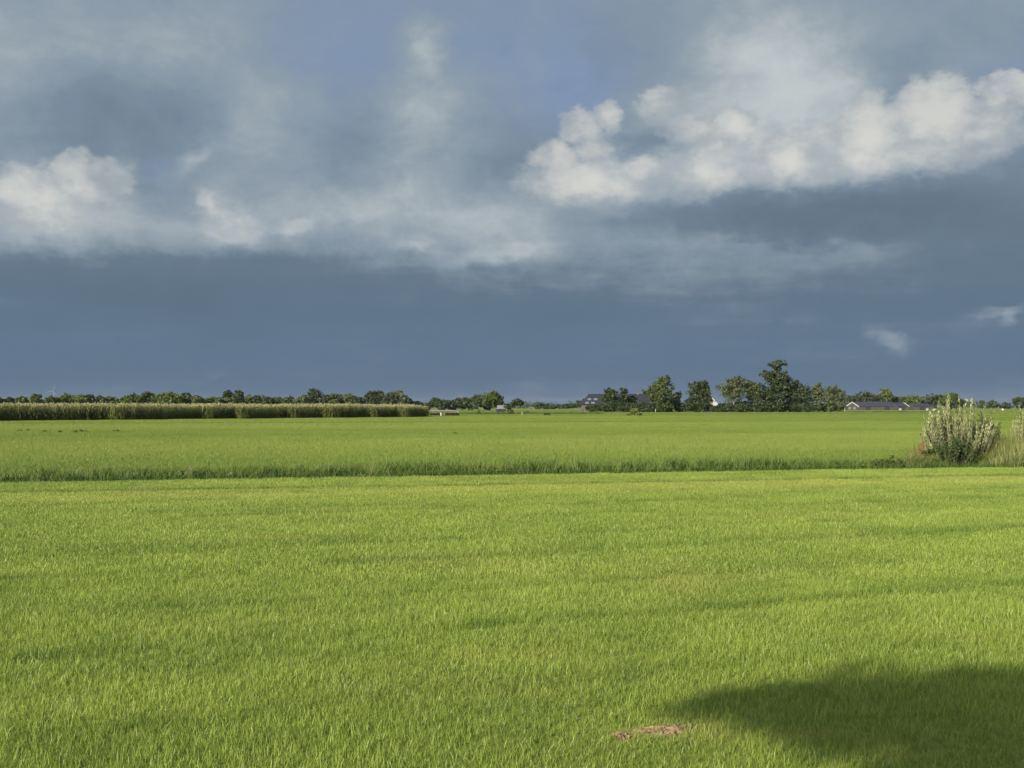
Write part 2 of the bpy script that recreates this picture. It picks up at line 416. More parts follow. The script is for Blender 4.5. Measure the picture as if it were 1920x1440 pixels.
# ------------------------------------------------------------------ setting: fields, ditch, water
DA = math.atan2(6.8, 26.9)                        # heading of the ditch
DT = np.array([math.cos(DA), math.sin(DA)]); DN = np.array([-math.sin(DA), math.cos(DA)])
N0, N1, N2, N3 = 31.2, 31.7, 32.8, 33.4           # near lip, near toe, far toe, far lip of the ditch (metres along DN)
def tn(t, n): return t*DT[0]+n*DN[0], t*DT[1]+n*DN[1]
def to_tn(x, y): return x*DT[0]+y*DT[1], x*DN[0]+y*DN[1]
def bank_z(n):
    return np.interp(n, [N0, N1, N2, N3], [0.0, -0.55, -0.55, 0.0])

def sheet(name, n_edges, t_edges, zf, mat):
    v = []; f = []
    for n in n_edges:
        for t in t_edges:
            x, y = tn(t, n); v.append((x, y, zf(n)))
    w = len(t_edges)
    for i in range(len(n_edges)-1):
        for j in range(w-1):
            f.append((i*w+j, i*w+j+1, (i+1)*w+j+1, (i+1)*w+j))
    o = link(name, mesh_from(name, v, f, [mat]))
    return tag(o, kind='structure')
M['earth_near'] = ground_mat('field_earth', [(0.10, 0.13, 0.025), (0.16, 0.19, 0.035), (0.21, 0.23, 0.05)], 1.2, 6.0, DA)
M['earth_far'] = ground_mat('pasture_earth', [(0.085, 0.125, 0.03), (0.12, 0.16, 0.04), (0.15, 0.18, 0.045)], 0.12, 8.0, DA)
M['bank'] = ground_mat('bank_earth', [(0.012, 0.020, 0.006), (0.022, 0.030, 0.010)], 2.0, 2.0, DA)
TE = [-4000, -400, -100, -30, 0, 30, 100, 400, 4000]
sheet('near_field', [-260, -100, -20, 10, 25, N0], TE, lambda n: 0.0, M['earth_near'])
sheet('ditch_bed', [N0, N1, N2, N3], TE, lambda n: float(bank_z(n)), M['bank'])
sheet('far_field', [N3, 60, 100, 200, 400, 800, 1600, 4200], TE, lambda n: 0.0, M['earth_far'])
mt, nt, NN, LL = mat_nodes('ditch_water')
p = NN.new('ShaderNodeBsdfPrincipled'); p.inputs['Base Color'].default_value = (0.02, 0.025, 0.015, 1); p.inputs['Roughness'].default_value = 0.08
o_ = NN.new('ShaderNodeOutputMaterial'); LL.new(p.outputs[0], o_.inputs[0])
wx = [tn(-400, N1-0.1), tn(400, N1-0.1), tn(400, N2+0.1), tn(-400, N2+0.1)]
tag(link('water', mesh_from('water', [(a, b, -0.43) for a, b in wx], [(0, 1, 2, 3)], [mt])), kind='structure')

# ------------------------------------------------------------------ scattered vegetation
PROTO = bpy.data.collections.new('prototypes')    # not linked to the scene
def proto(name, me, coll):
    o = bpy.data.objects.new(name, me); coll.objects.link(o); return o

def blades(n, area, h0, h1, w0, w1, lean=0.5, curl=0.6, seg=2, seed=0, flat=0.0):
    """n grass blades over a square of side area: tapered, bent strips"""
    r = np.random.default_rng(seed)
    bx = (r.random(n)-0.5)*area; by = (r.random(n)-0.5)*area
    h = h0+(h1-h0)*r.random(n)**1.3; w = w0+(w1-w0)*r.random(n)
    th = r.random(n)*2*np.pi; ph = r.random(n)*2*np.pi
    le = lean*r.random(n); cu = curl*r.random(n)
    V = []; A = []; Fq = []
    var = r.random(n)
    rows = seg+1
    for k in range(rows):
        s = k/seg
        out = h*(le*s+cu*s*s)*0.7
        z = h*(s-0.35*cu*s*s-0.15*le*s)
        ww = w*(1-s)**0.7*0.5 if k < seg else w*0.06
        cx = bx+np.cos(th)*out; cy = by+np.sin(th)*out
        sx_ = np.cos(ph)*ww; sy_ = np.sin(ph)*ww
        V.append(np.stack([np.stack([cx-sx_, cy-sy_, z], 1), np.stack([cx+sx_, cy+sy_, z], 1)], 1))
    V = np.stack(V, 1)                      # n, rows, 2, 3
    base = np.arange(n)[:, None]*rows*2
    for k in range(seg):
        Fq.append(np.stack([base[:, 0]+2*k, base[:, 0]+2*k+1, base[:, 0]+2*k+3, base[:, 0]+2*k+2], 1))
    return V.reshape(-1, 3), np.concatenate(Fq), np.repeat(var, rows*2)

def blade_mesh(name, mat, *a, **k):
    v, f, var = blades(*a, **k)
    me = mesh_from(name, v, f, [mat]); add_attr(me, 'var', var)
    return me

def scatter(name, pts, protos, rotz, scale, tint, dry, tilt=None, kind='stuff', label=None, cat=None):
    """one object that sets copies of the prototype tufts at the given points"""
    n = len(pts)
    coll = bpy.data.collections.new(name+'_tufts')
    for i, me in enumerate(protos): proto('%s_tuft_%02d' % (name, i), me, coll)
    me = bpy.data.meshes.new(name)
    me.vertices.add(n); me.vertices.foreach_set('co', np.asarray(pts, np.float32).ravel())
    rot = np.zeros((n, 3), np.float32); rot[:, 2] = rotz
    if tilt is not None: rot[:, :2] = tilt
    a = me.attributes.new('rot', 'FLOAT_VECTOR', 'POINT'); a.data.foreach_set('vector', rot.ravel())
    a = me.attributes.new('scl', 'FLOAT_VECTOR', 'POINT'); a.data.foreach_set('vector', np.asarray(scale, np.float32).ravel())
    add_attr(me, 'tint', tint); add_attr(me, 'dry', dry)
    a = me.attributes.new('pid', 'INT', 'POINT'); a.data.foreach_set('value', rng.integers(0, len(protos), n).astype(np.int32))
    o = link(name, me)
    ng = bpy.data.node_groups.new(name+'_scatter', 'GeometryNodeTree')
    ng.interface.new_socket('Geometry', in_out='INPUT', socket_type='NodeSocketGeometry')
    ng.interface.new_socket('Geometry', in_out='OUTPUT', socket_type='NodeSocketGeometry')
    G = ng.nodes; K = ng.links
    gi = G.new('NodeGroupInput'); go = G.new('NodeGroupOutput')
    ci = G.new('GeometryNodeCollectionInfo'); ci.inputs['Collection'].default_value = coll
    ci.inputs['Separate Children'].default_value = True; ci.inputs['Reset Children'].default_value = True
    ip = G.new('GeometryNodeInstanceOnPoints'); ip.inputs['Pick Instance'].default_value = True
    def named(nm, ty):
        q = G.new('GeometryNodeInputNamedAttribute'); q.data_type = ty; q.inputs['Name'].default_value = nm
        return [s for s in q.outputs if s.enabled and s.name == 'Attribute'][0]
    K.new(gi.outputs[0], ip.inputs['Points']); K.new(ci.outputs[0], ip.inputs['Instance'])
    K.new(named('pid', 'INT'), ip.inputs['Instance Index'])
    e2r = G.new('FunctionNodeEulerToRotation'); K.new(named('rot', 'FLOAT_VECTOR'), e2r.inputs[0])
    K.new(e2r.outputs[0], ip.inputs['Rotation']); K.new(named('scl', 'FLOAT_VECTOR'), ip.inputs['Scale'])
    K.new(ip.outputs[0], go.inputs[0])
    md = o.modifiers.new('scatter', 'NODES'); md.node_group = ng
    return tag(o, label, cat, kind=kind)

def wedge(d0, d1, step, margin=1.10, pad=1.0, jit=0.5):
    """jittered grid points between two distances inside the camera's wide wedge"""
    out = []
    ys = np.arange(d0, d1, step)
    for y in ys:
        hw = y*960/F*margin+pad
        xs = np.arange(-hw, hw, step)
        out.append(np.stack([xs, np.full_like(xs, y)], 1))
    p = np.concatenate(out)
    return p+(rng.random(p.shape)-0.5)*2*jit*step

MA = math.radians(21.5)                             # heading of the mowing lines
def mow(x, y): return x*math.cos(MA)+y*math.sin(MA), -x*math.sin(MA)+y*math.cos(MA)
PATCHES = [(1245, 1366, 0.18, 0.10), (1164, 1377, 0.055, 0.06), (1335, 1352, 0.08, 0.04)]   # bare soil: column, row, half length, half depth
PATCH_XY = []
for (px_, py_, a_, b_) in PATCHES:
    d_ = dist(py_); PATCH_XY.append((*at(px_, d_), a_, b_))

def near_grass():
    # fine patches close by, wider ones further off
    for (nm, d0, d1, step, area, n, h0, h1, w0, w1, vs) in (
            ('grass_close', 4.0, 13.0, 0.15, 0.30, 115, 0.025, 0.095, 0.0026, 0.0064, 6),
            ('grass_middle', 13.0, 36.0, 0.26, 0.52, 190, 0.025, 0.085, 0.0040, 0.0090, 6)):
        p = wedge(d0, d1, step, 1.15, 3.0)
        t, nn = to_tn(p[:, 0], p[:, 1])
        p = p[nn < N0-0.02]; t, nn = to_tn(p[:, 0], p[:, 1])
        keep = np.ones(len(p), bool)
        for (cx, cy, a_, b_) in PATCH_XY:
            keep &= (((p[:, 0]-cx)/a_)**2+((p[:, 1]-cy)/(b_*1.0))**2 > 0.5+0.5*rng.random(len(p))) | (rng.random(len(p)) < 0.48)
        p = p[keep]
        a, b = mow(p[:, 0], p[:, 1])
        t, nn = to_tn(p[:, 0], p[:, 1])
        rows = fbm(b*0.85+0.25*fbm(a*0.25, b*0.25, 5), a*0.06, 3, 3)
        lump = fbm(p[:, 0]*0.9, p[:, 1]*0.9, 11, 3)
        fine = fbm(p[:, 0]*3.3, p[:, 1]*3.3, 23, 2)
        hs = 0.74+0.6*np.clip((rows-0.3)*1.3, 0, 1)*0.75+0.5*(fine-0.5)+0.25*(lump-0.5)
        tint = 0.20+0.38*(lump-0.5)+0.35*(fine-0.5)-0.22*(rows-0.5)
        for (b0, st) in ((7.3, 0.5), (9.5, 1.0), (11.4, 0.7), (13.9, 1.0), (15.8, 0.7), (18.6, 0.8), (20.6, 0.9), (24.2, 0.7), (26.3, 0.7)):
            wob = b-b0-0.12*(vnoise(a*0.35, np.full_like(a, b0), 7)-0.5)
            brk = st*np.clip(fbm(a*0.5, np.full_like(a, b0*3.1), 19, 3)*2.0-0.35, 0.12, 0.8)
            ln = np.exp(-(wob/0.10)**2)*brk; lt = np.exp(-((wob+0.28)/0.16)**2)*brk
            tint = tint-0.42*ln+0.16*lt; hs = hs+0.45*ln-0.30*lt
        # short, pale headland strip beside the ditch and the wheel track along it
        edge = N0-nn
        tr = np.exp(-((edge-3.6-0.25*np.sin(t*0.13))/0.16)**2)
        pale = np.exp(-((edge-5.2)/1.3)**2)
        tint = tint-0.60*tr+0.25*pale
        hs = hs*(1-0.45*pale)+0.35*tr
        dry = 0.10*rng.random(len(p))+0.60*pale*rng.random(len(p))+0.45*np.clip((fbm(p[:, 0]*0.55, p[:, 1]*0.9, 41, 3)-0.66)*6, 0, 1)*rng.random(len(p))
        for (cx, cy, a_, b_) in PATCH_XY:
            dd = ((p[:, 0]-cx)/(a_*1.6))**2+((p[:, 1]-cy)/(b_*1.8))**2
            dry += 0.6*np.exp(-dd*1.5); hs *= 1-0.55*np.exp(-dd)
        hs = np.clip(hs, 0.3, 1.8)
        protos = [blade_mesh('%s_%d' % (nm, i), M['mown'], n, area, h0, h1, w0, w1, 0.38, 0.38, 2, 100+i) for i in range(vs)]
        sc_ = np.stack([np.ones(len(p)), np.ones(len(p)), hs], 1)
        scatter(nm, np.c_[p, np.zeros(len(p))], protos, rng.random(len(p))*6.283, sc_, tint, np.clip(dry, 0, 1),
                label='short mown grass covering the near field' if nm == 'grass_close' else 'mown grass of the near field out to the ditch', cat='grass')
near_grass()

def far_grass():
    p1 = wedge(34, 110, 0.95, 1.12, 4.0); p2 = wedge(110, 240, 1.9, 1.1, 6.0); p3 = wedge(240, 640, 4.2, 1.08, 10.0)
    p = np.concatenate([p1, p2, p3])
    big = np.concatenate([np.full(len(p1), 1.0), np.full(len(p2), 2.0), np.full(len(p3), 4.4)])
    t, nn = to_tn(p[:, 0], p[:, 1])
    k = nn > N3+0.1+big*0.4
    p = p[k]; big = big[k]; t, nn = to_tn(p[:, 0], p[:, 1])
    band = 0.5+1.5*(fbm(nn*0.055+0.6*fbm(t*0.01, nn*0.02, 4), t*0.006, 9, 4)-0.5)
    fine = fbm(p[:, 0]*0.35, p[:, 1]*0.35, 13, 3)
    tint = 0.22+0.65*(band-0.5)+0.30*(fine-0.5)
    hs = 0.8+0.7*(fine-0.5)+0.5*(band-0.5)
    dry = 0.10+0.25*np.clip(band-0.5, 0, 1)+0.10*rng.random(len(p))
    protos = [blade_mesh('meadow_%d' % i, M['meadow'], 420, 1.35, 0.08, 0.20, 0.006, 0.014, 0.5, 0.7, 2, 300+i) for i in range(5)]
    sc_ = np.stack([big, big, np.clip(hs, 0.4, 1.6)], 1)
    scatter('pasture_grass', np.c_[p, np.zeros(len(p))], protos, rng.random(len(p))*6.283, sc_, tint, dry,
            label='longer meadow grass of the far field', cat='grass')
far_grass()

def reed_mesh(name, n, area, h0, h1, w0, w1, seed, plumes=0):
    v, f, var = blades(n, area, h0, h1, w0, w1, 0.35, 0.55, 3, seed)
    return_me = mesh_from(name, v, f, [M['reed']]); add_attr(return_me, 'var', var)
    return return_me
def ditch_growth():
    n = 5200
    t = rng.uniform(-32, 60, n); nn = N0+0.12+rng.random(n)**0.8*(N3+0.5-N0-0.12)
    x, y = tn(t, nn)
    z = bank_z(nn)
    lump = fbm(t*0.55, nn*0.6, 51, 3)
    hs = 0.34+0.52*lump+0.25*rng.random(n)
    tall = fbm(t*0.22, t*0, 61, 2)
    hs *= 0.60+0.5*tall
    hs *= np.interp(t, [-32, 2, 17, 21, 26, 29, 60], [0.90, 0.85, 0.9, 0.55, 0.55, 1.2, 1.3])
    tint = -0.10+0.75*(fbm(t*1.1, nn*1.5, 71, 2)-0.35)+0.55*(rng.random(n)-0.45)
    dry = 0.25*(rng.random(n) < 0.08)
    protos = [reed_mesh('reeds_%d' % i, 13, 0.30, 0.35, 0.85, 0.012, 0.030, 500+i) for i in range(5)]
    scatter('ditch_reeds', np.c_[x, y, z], protos, rng.random(n)*6.283, np.stack([np.ones(n), np.ones(n), hs], 1), tint, dry,
            label='dark green reeds and grasses growing along the ditch', cat='reeds')
    # short dark growth filling the near bank up to its lip
    n = 3000
    t = rng.uniform(-32, 60, n); nn = N0+0.03+rng.random(n)*0.6
    x, y = tn(t, nn)
    zl = bank_z(nn)
    hs = (0.16-zl)/0.62*(0.7+0.7*fbm(t*0.9, nn, 57, 2))
    protos = [reed_mesh('bank_growth_%d' % i, 16, 0.30, 0.35, 0.75, 0.012, 0.028, 560+i) for i in range(4)]
    scatter('bank_growth', np.c_[x, y, zl], protos, rng.random(n)*6.283, np.stack([np.ones(n), np.ones(n), hs], 1), -0.30+0.55*rng.random(n)**2, np.zeros(n),
            label='short dark growth on the near bank of the ditch', cat='grass')
    # scattered taller pale stalks above the reeds
    n = 420
    t = rng.uniform(-30, 55, n); c = fbm(t*0.35, t*0, 91, 2); k = c > 0.42
    t = t[k]; n = len(t); nn = N0+0.1+rng.random(n)*2.4
    x, y = tn(t, nn)
    protos = [reed_mesh('stalks_%d' % i, 3, 0.22, 0.7, 1.15, 0.007, 0.013, 600+i) for i in range(5)]
    scatter('tall_stalks', np.c_[x, y, bank_z(nn)], protos, rng.random(n)*6.283, np.stack([np.ones(n), np.ones(n), 0.6+0.5*rng.random(n)], 1),
            0.35+0.5*rng.random(n), 0.25*rng.random(n), label='tall pale grass stalks rising above the ditch reeds', cat='grass')
    # rank growth around the willow on the right
    n = 4200
    px_ = rng.uniform(1700, 2150, n); d = rng.uniform(36.6, 43.0, n)
    x = (px_-960)/F*d; y = d
    tt, nn = to_tn(x, y)
    k = nn > N0+0.1; x, y, nn, px_ = x[k], y[k], nn[k], px_[k]; n = len(x)
    hs = np.interp(px_, [1700, 1740, 1820, 1865, 1920, 2150], [0.5, 0.45, 0.36, 1.1, 1.45, 1.6])*(0.7+0.6*fbm(x*0.9, y*0.9, 81, 3))
    protos = [reed_mesh('rank_%d' % i, 22, 0.34, 0.40, 0.95, 0.010, 0.022, 700+i) for i in range(5)]
    scatter('rank_grass', np.c_[x, y, bank_z(nn)], protos, rng.random(n)*6.283, np.stack([np.ones(n), np.ones(n), hs], 1),
            -0.25+1.1*fbm(x*1.3, y*1.3, 83, 3)+0.4*(rng.random(n)-0.5), np.where(px_ > 1850, 0.7*(rng.random(n) < 0.40), 0.5*(rng.random(n) < 0.15)), label='rank light green grass around the willow shrub', cat='grass')
ditch_growth()

def maize():
    prot = []
    for i in range(6):
        r = np.random.default_rng(800+i)
        V = []; Fc = []; mi = []; var = []
        H = 2.05+0.2*r.random()
        def strip(pts, ws, ang, m_, va):
            b = len(V)
            for (p_, w_) in zip(pts, ws):
                V.append((p_[0]-math.sin(ang)*w_, p_[1]+math.cos(ang)*w_, p_[2])); V.append((p_[0]+math.sin(ang)*w_, p_[1]-math.cos(ang)*w_, p_[2]))
                var.extend([va, va])
            for k in range(len(pts)-1):
                Fc.append((b+2*k, b+2*k+1, b+2*k+3, b+2*k+2)); mi.append(m_)
        for a in (0, math.pi/2):
            strip([(0, 0, 0), (0, 0, H*0.55), (0, 0, H)], [0.016, 0.013, 0.006], a, 0, 0.75)
        for k in range(12):
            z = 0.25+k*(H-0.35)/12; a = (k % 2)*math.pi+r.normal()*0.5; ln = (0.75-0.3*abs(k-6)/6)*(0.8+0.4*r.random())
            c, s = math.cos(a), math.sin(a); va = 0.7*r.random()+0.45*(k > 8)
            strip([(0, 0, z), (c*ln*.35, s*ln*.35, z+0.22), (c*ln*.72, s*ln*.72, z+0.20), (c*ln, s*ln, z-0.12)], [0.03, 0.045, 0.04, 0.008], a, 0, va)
        for k in range(9):
            a = r.random()*6.28; c, s = math.cos(a), math.sin(a); q = 0.18*r.random()
            strip([(0, 0, H-0.05), (c*q*.6, s*q*.6, H+0.17), (c*q, s*q, H+0.30+0.1*r.random())], [0.010, 0.022, 0.012], a, 1, 0.5)
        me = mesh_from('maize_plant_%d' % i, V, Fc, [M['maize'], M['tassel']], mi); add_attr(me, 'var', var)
        prot.append(me)
    # ragged front edge: stretches running away from the viewer, stepped out where a row ends
    edge = [(-260, 128), (-120, 140), (0, 152), (205, 164), (222, 163), (325, 172), (380, 178), (392, 176.5), (440, 182), (458, 180), (540, 190), (552, 188.5),
            (604, 195), (622, 193), (688, 203), (700, 201.5), (705, 202), (748, 210), (764, 207), (800, 222), (803, 224)]
    E = np.array([at(a, b) for a, b in edge])
    seg = np.linalg.norm(np.diff(E, axis=0), axis=1); cum = np.r_[0, np.cumsum(seg)]
    pts = []
    s = 0.0
    while s < cum[-1]:
        i = min(np.searchsorted(cum, s, 'right')-1, len(E)-2); f = (s-cum[i])/seg[i]
        q = E[i]*(1-f)+E[i+1]*f
        for rrow in range(34):
            if rrow > 14 and rng.random() < 0.45: continue
            pts.append((q[0]-0.62*rrow+rng.normal()*0.09, q[1]+0.45*rrow+rng.normal()*0.09))
        s += 0.24
    pts = np.array(pts); n = len(pts)
    end = np.clip((pts[:, 0]/pts[:, 1]*F+960-755)/50, 0, 1)
    hs = 0.90+0.06*rng.normal(size=n)+0.16*(fbm(pts[:, 0]*0.12, pts[:, 1]*0.12, 33, 3)-0.5)-0.22*end*rng.random(n)
    sc_ = np.stack([np.full(n, 1.0), np.full(n, 1.0), hs], 1)
    scatter('maize_crop', np.c_[pts, np.zeros(n)], prot, rng.random(n)*6.283, sc_, 0.05+0.35*rng.random(n), 0.10+0.25*rng.random(n)**2,
            label='field of tall ripening maize with tan tassels on the left', cat='maize')
maize()

def far_ditch():
    n = 900
    px_ = np.r_[rng.uniform(862, 1130, 500), rng.uniform(1560, 1800, 400)]
    d = np.where(px_ < 1200, 300+(px_-862)*0.05, 395-(px_-1560)*0.05)+rng.normal(size=n)*0.5
    x = (px_-960)/F*d
    protos = [reed_mesh('rushes_%d' % i, 16, 0.9, 0.30, 0.75, 0.03, 0.06, 900+i) for i in range(4)]
    scatter('far_ditch_rushes', np.c_[x, d, np.zeros(n)], protos, rng.random(n)*6.283, np.stack([np.ones(n)*1.2, np.ones(n)*1.2, 0.8+0.6*rng.random(n)], 1),
            -0.15+0.3*rng.random(n), np.zeros(n), label='thin dark line of rushes at the far edge of the pasture', cat='rushes')
far_ditch()

# ------------------------------------------------------------------ trees
def leaf_cloud(lobes, n, s, seed, clump=0.20, aspect=0.7, even=0):
    """leaf-sized quads in clumps spread through the lobes (x, y, z, rx, ry, rz)"""
    r = np.random.default_rng(seed)
    lobes = np.array(lobes, float)
    vol = (lobes[:, 3]*lobes[:, 4]*lobes[:, 5])**(2/3.0)
    K = max(10, n//34)
    if even: vol = vol**0.5; K = max(K, n//even)
    li = r.choice(len(lobes), K, p=vol/vol.sum())
    dv = r.normal(size=(K, 3)); dv /= np.linalg.norm(dv, axis=1)[:, None]
    rad = 0.50+0.50*r.random(K)**0.6
    cc = lobes[li, :3]+dv*rad[:, None]*lobes[li, 3:]
    cs = clump*(lobes[li, 3:].mean(1))*(0.7+0.8*r.random(K))
    ci = r.integers(0, K, n)
    q = r.normal(size=(n, 3))*0.75
    P_ = cc[ci]+q*cs[ci][:, None]*np.array([1.0, 1.0, 0.75])
    nrm = r.normal(size=(n, 3))+0.5*q+np.array([0, 0, 0.35]); nrm /= np.linalg.norm(nrm, axis=1)[:, None]
    a = np.cross(nrm, r.normal(size=(n, 3))); a /= np.linalg.norm(a, axis=1)[:, None]+1e-9
    b = np.cross(nrm, a)
    sz = s*(0.55+0.9*r.random(n))
    A = a*(sz*0.5)[:, None]; B = b*(sz*0.5*aspect)[:, None]
    # pointed leaf-clump outline: a bent kite
    up = nrm*(sz*0.12)[:, None]
    V = np.stack([P_-A, P_+B*0.9+up, P_+A, P_-B*0.9+up], 1).reshape(-1, 3)
    Fq = np.arange(n*4).reshape(n, 4)
    var = np.repeat(np.clip(r.random(K)[ci]*0.7+r.random(n)*0.3, 0, 1), 4)
    return V, Fq, var

ORD = ['first', 'second', 'third', 'fourth', 'fifth', 'sixth', 'seventh', 'eighth', 'ninth', 'tenth', 'eleventh', 'twelfth', 'thirteenth', 'fourteenth',
       'fifteenth', 'sixteenth', 'seventeenth', 'eighteenth', 'nineteenth', 'twentieth', 'twenty-first', 'twenty-second', 'twenty-third', 'twenty-fourth',
       'twenty-fifth', 'twenty-sixth', 'twenty-seventh', 'twenty-eighth', 'twenty-ninth', 'thirtieth']

def tree(name, label, x, y, h, w, mat, seed, lobes=None, clear=0.18, n=2600, leaf=None, bark='bark', group=None, clump=0.20, even=0, depth=None, cat='tree', limbs=True, fat=1.12):
    """lobes in fractions: x,y of half width, z of height, radii likewise"""
    r = np.random.default_rng(seed)
    depth = depth or w
    if lobes is None:
        lobes = [(0, 0, 0.60, 0.70, 0.70, 0.30)]
        for k in range(7):
            a = r.random()*6.28; q = 0.35+0.35*r.random(); z = clear+0.18+(0.72-clear)*r.random()
            sh = 1.0-0.55*max(0, (z-0.6)/0.4)
            lobes.append((math.cos(a)*q*sh, math.sin(a)*q*sh, z, 0.38+0.2*r.random(), 0.38+0.2*r.random(), 0.13+0.07*r.random()))
        lobes.append((0.2*r.normal(), 0.2*r.normal(), 0.86, 0.40, 0.40, 0.13))
    L_ = [(a*w/2, b*depth/2, c*h, fat*d*w/2, fat*e*depth/2, f*h) for (a, b, c, d, e, f) in lobes]
    V, Fq, var = leaf_cloud(L_, int(n*1.6), 1.2*(leaf or max(0.28, h*0.05)), seed, clump, even=even)
    V[:, 2] = np.maximum(V[:, 2], 0.03)
    o = thing(name, label, cat, (x, y, 0), 0, group)
    me = mesh_from('crown', V, Fq, [M[mat]]); add_attr(me, 'var', var)
    link('crown', me, o)
    mb = MB()
    top = h*0.72; r0 = max(0.07, h*0.022)
    jx, jy = r.normal()*0.03*w, r.normal()*0.03*w
    mb.tube([(0, 0, -0.05), (jx, jy, h*0.12), (jx*1.5, jy, h*0.4), (jx*2, 0, top)], [r0*1.35, r0, r0*0.75, r0*0.22], 7)
    if limbs:
        for (a, b, c, d, e, f) in L_[1:7]:
            z0 = max(h*0.14, min(c*0.72, top*0.9))
            mb.tube([(jx, jy, z0), (a*0.5+jx, b*0.5, (z0+c)/2+0.02*h), (a*0.95, b*0.95, c)], [r0*0.5, r0*0.34, r0*0.12], 5)
    mb.build('trunk', M[bark], o, True)
    return o

def tree_px(name, label, px_, top, wpx, d, mat, seed, **k):
    x, y = at(px_, d)
    h = EYE+(HORIZON-top)/F*d
    return tree(name, label, x, y, h, size(wpx, d), mat, seed, **k)

# row behind the maize, left half
row = [(4, 747, 16), (17, 744, 22), (41, 742, 22), (69, 740, 22), (97, 743, 24), (121, 738, 28), (144, 739, 26), (164, 741, 22), (189, 741, 20), (213, 743, 24),
       (236, 743, 20), (258, 741, 26), (281, 737, 28), (302, 736, 28), (323, 738, 28), (346, 739, 26), (372, 741, 18), (391, 747, 18), (408, 744, 22), (426, 734, 15),
       (447, 734, 15), (441, 742, 26), (466, 742, 22)]
row.sort()
row_mat = ['leaf_olive', 'leaf_olive', 'leaf_green', 'leaf_green', 'leaf_olive', 'leaf_green', 'leaf_green', 'leaf_olive']
for i, (a, t, w) in enumerate(row):
    tree_px('field_tree', '%s tree from the left in the green row behind the maize' % ORD[i], a, t, w*1.30, 500+rng.uniform(-12, 12),
            row_mat[i % 8] if w > 16 else 'leaf_dark', 1000+i, n=1900, clear=0.0, leaf=0.95, group='trees in the row behind the maize')
row2 = [(484, 742, 22), (503, 744, 20), (522, 745, 20), (543, 743, 24), (567, 741, 24), (592, 729, 26), (610, 742, 20), (623, 737, 24), (641, 740, 22), (655, 738, 24),
        (674, 744, 20), (699, 735, 20), (713, 731, 24), (730, 737, 22), (750, 732, 26), (763, 747, 18), (781, 753, 20), (797, 756, 18)]
for i, (a, t, w) in enumerate(row2):
    tree_px('distant_tree', '%s tree from the left in the darker row behind the right end of the maize' % ORD[i], a, t, w*1.35, 720+rng.uniform(-15, 15),
            ['leaf_dark', 'leaf_dark', 'leaf_olive', 'leaf_dark', 'leaf_pale'][i % 5], 1100+i, n=1700, clear=0.0, leaf=1.25, group='darker trees behind the right end of the maize')
mid = [(818, 748, 18), (830, 749, 18), (842, 751, 16), (855, 751, 16), (868, 746, 22), (882, 747, 20), (899, 740, 28), (913, 745, 18)]
for i, (a, t, w) in enumerate(mid):
    tree_px('distant_tree', '%s tree from the left in the dark group behind the low bridge' % ORD[i], a, t, w*1.35, 620+rng.uniform(-12, 12),
            'leaf_dark', 1150+i, n=1700, clear=0.0, leaf=1.2, group='dark trees behind the low bridge')
tree_px('round_tree', 'round sunlit green tree standing out right of the low bridge', 921, 730, 31, 420, 'leaf_green', 1201, n=3000, clear=0.10, leaf=0.5)
tree_px('dark_tree', 'dark tree touching the right side of the round green tree', 936, 741, 17, 436, 'leaf_dark', 1202, n=1500, clear=0.08, leaf=0.6)
tree_px('small_tree', 'small tree with two crowns on a thin trunk standing alone', 970, 747, 27, 400, 'leaf_dark', 1203, n=1300, leaf=0.42,
        lobes=[(-0.45, 0, 0.70, 0.42, 0.45, 0.20), (0.0, 0, 0.86, 0.28, 0.3, 0.12), (0.45, 0.1, 0.66, 0.42, 0.4, 0.20), (0.1, 0, 0.6, 0.25, 0.3, 0.1)])
tree_px('low_bush', 'low dark bush left of the lone two-crowned tree', 953, 757, 16, 460, 'leaf_dark', 1204, n=700, clear=0.0, leaf=0.6, cat='bush', limbs=False)
for i, (a, t, w) in enumerate([(1004, 756, 12), (1013, 755, 14), (1025, 755, 11), (1036, 758, 14), (1049, 758, 14), (1062, 757, 14), (1075, 756, 16), (1088, 752, 18), (1097, 748, 16)]):
    tree_px('horizon_tree', '%s bluish tree from the left between lone tree and long farmhouse' % ORD[i], a, t, w*1.3, 900+rng.uniform(-20, 20), 'leaf_dark', 1210+i,
            n=700, clear=0.02, leaf=1.2, group='bluish trees left of the farmhouse')

# farmyard trees
FD = 410.0
tree_px('farm_tree', 'rounded tree in front of the long dark roof', 1143, 727, 32, FD, 'leaf_dark', 1301, n=2600, clear=0.08, leaf=0.55,
        lobes=[(0.1, 0, 0.72, 0.62, 0.6, 0.24), (-0.45, 0, 0.58, 0.45, 0.5, 0.16), (0.5, 0, 0.5, 0.45, 0.5, 0.2), (0, 0, 0.3, 0.7, 0.7, 0.22), (-0.2, 0, 0.85, 0.4, 0.4, 0.12)])
tree_px('slender_tree', 'slender upright tree right of the rounded one before the roof', 1168, 725, 18, FD+2, 'leaf_dark', 1302, n=1700, clear=0.06, leaf=0.5,
        lobes=[(0.1, 0, 0.80, 0.7, 0.7, 0.17), (0, 0, 0.55, 0.9, 0.9, 0.22), (0, 0, 0.28, 0.9, 0.9, 0.2)])
tree_px('farm_tree', 'low bushy tree between slender tree and big leaning tree', 1184, 742, 26, FD+6, 'leaf_dark', 1303, n=1500, clear=0.03, leaf=0.5)
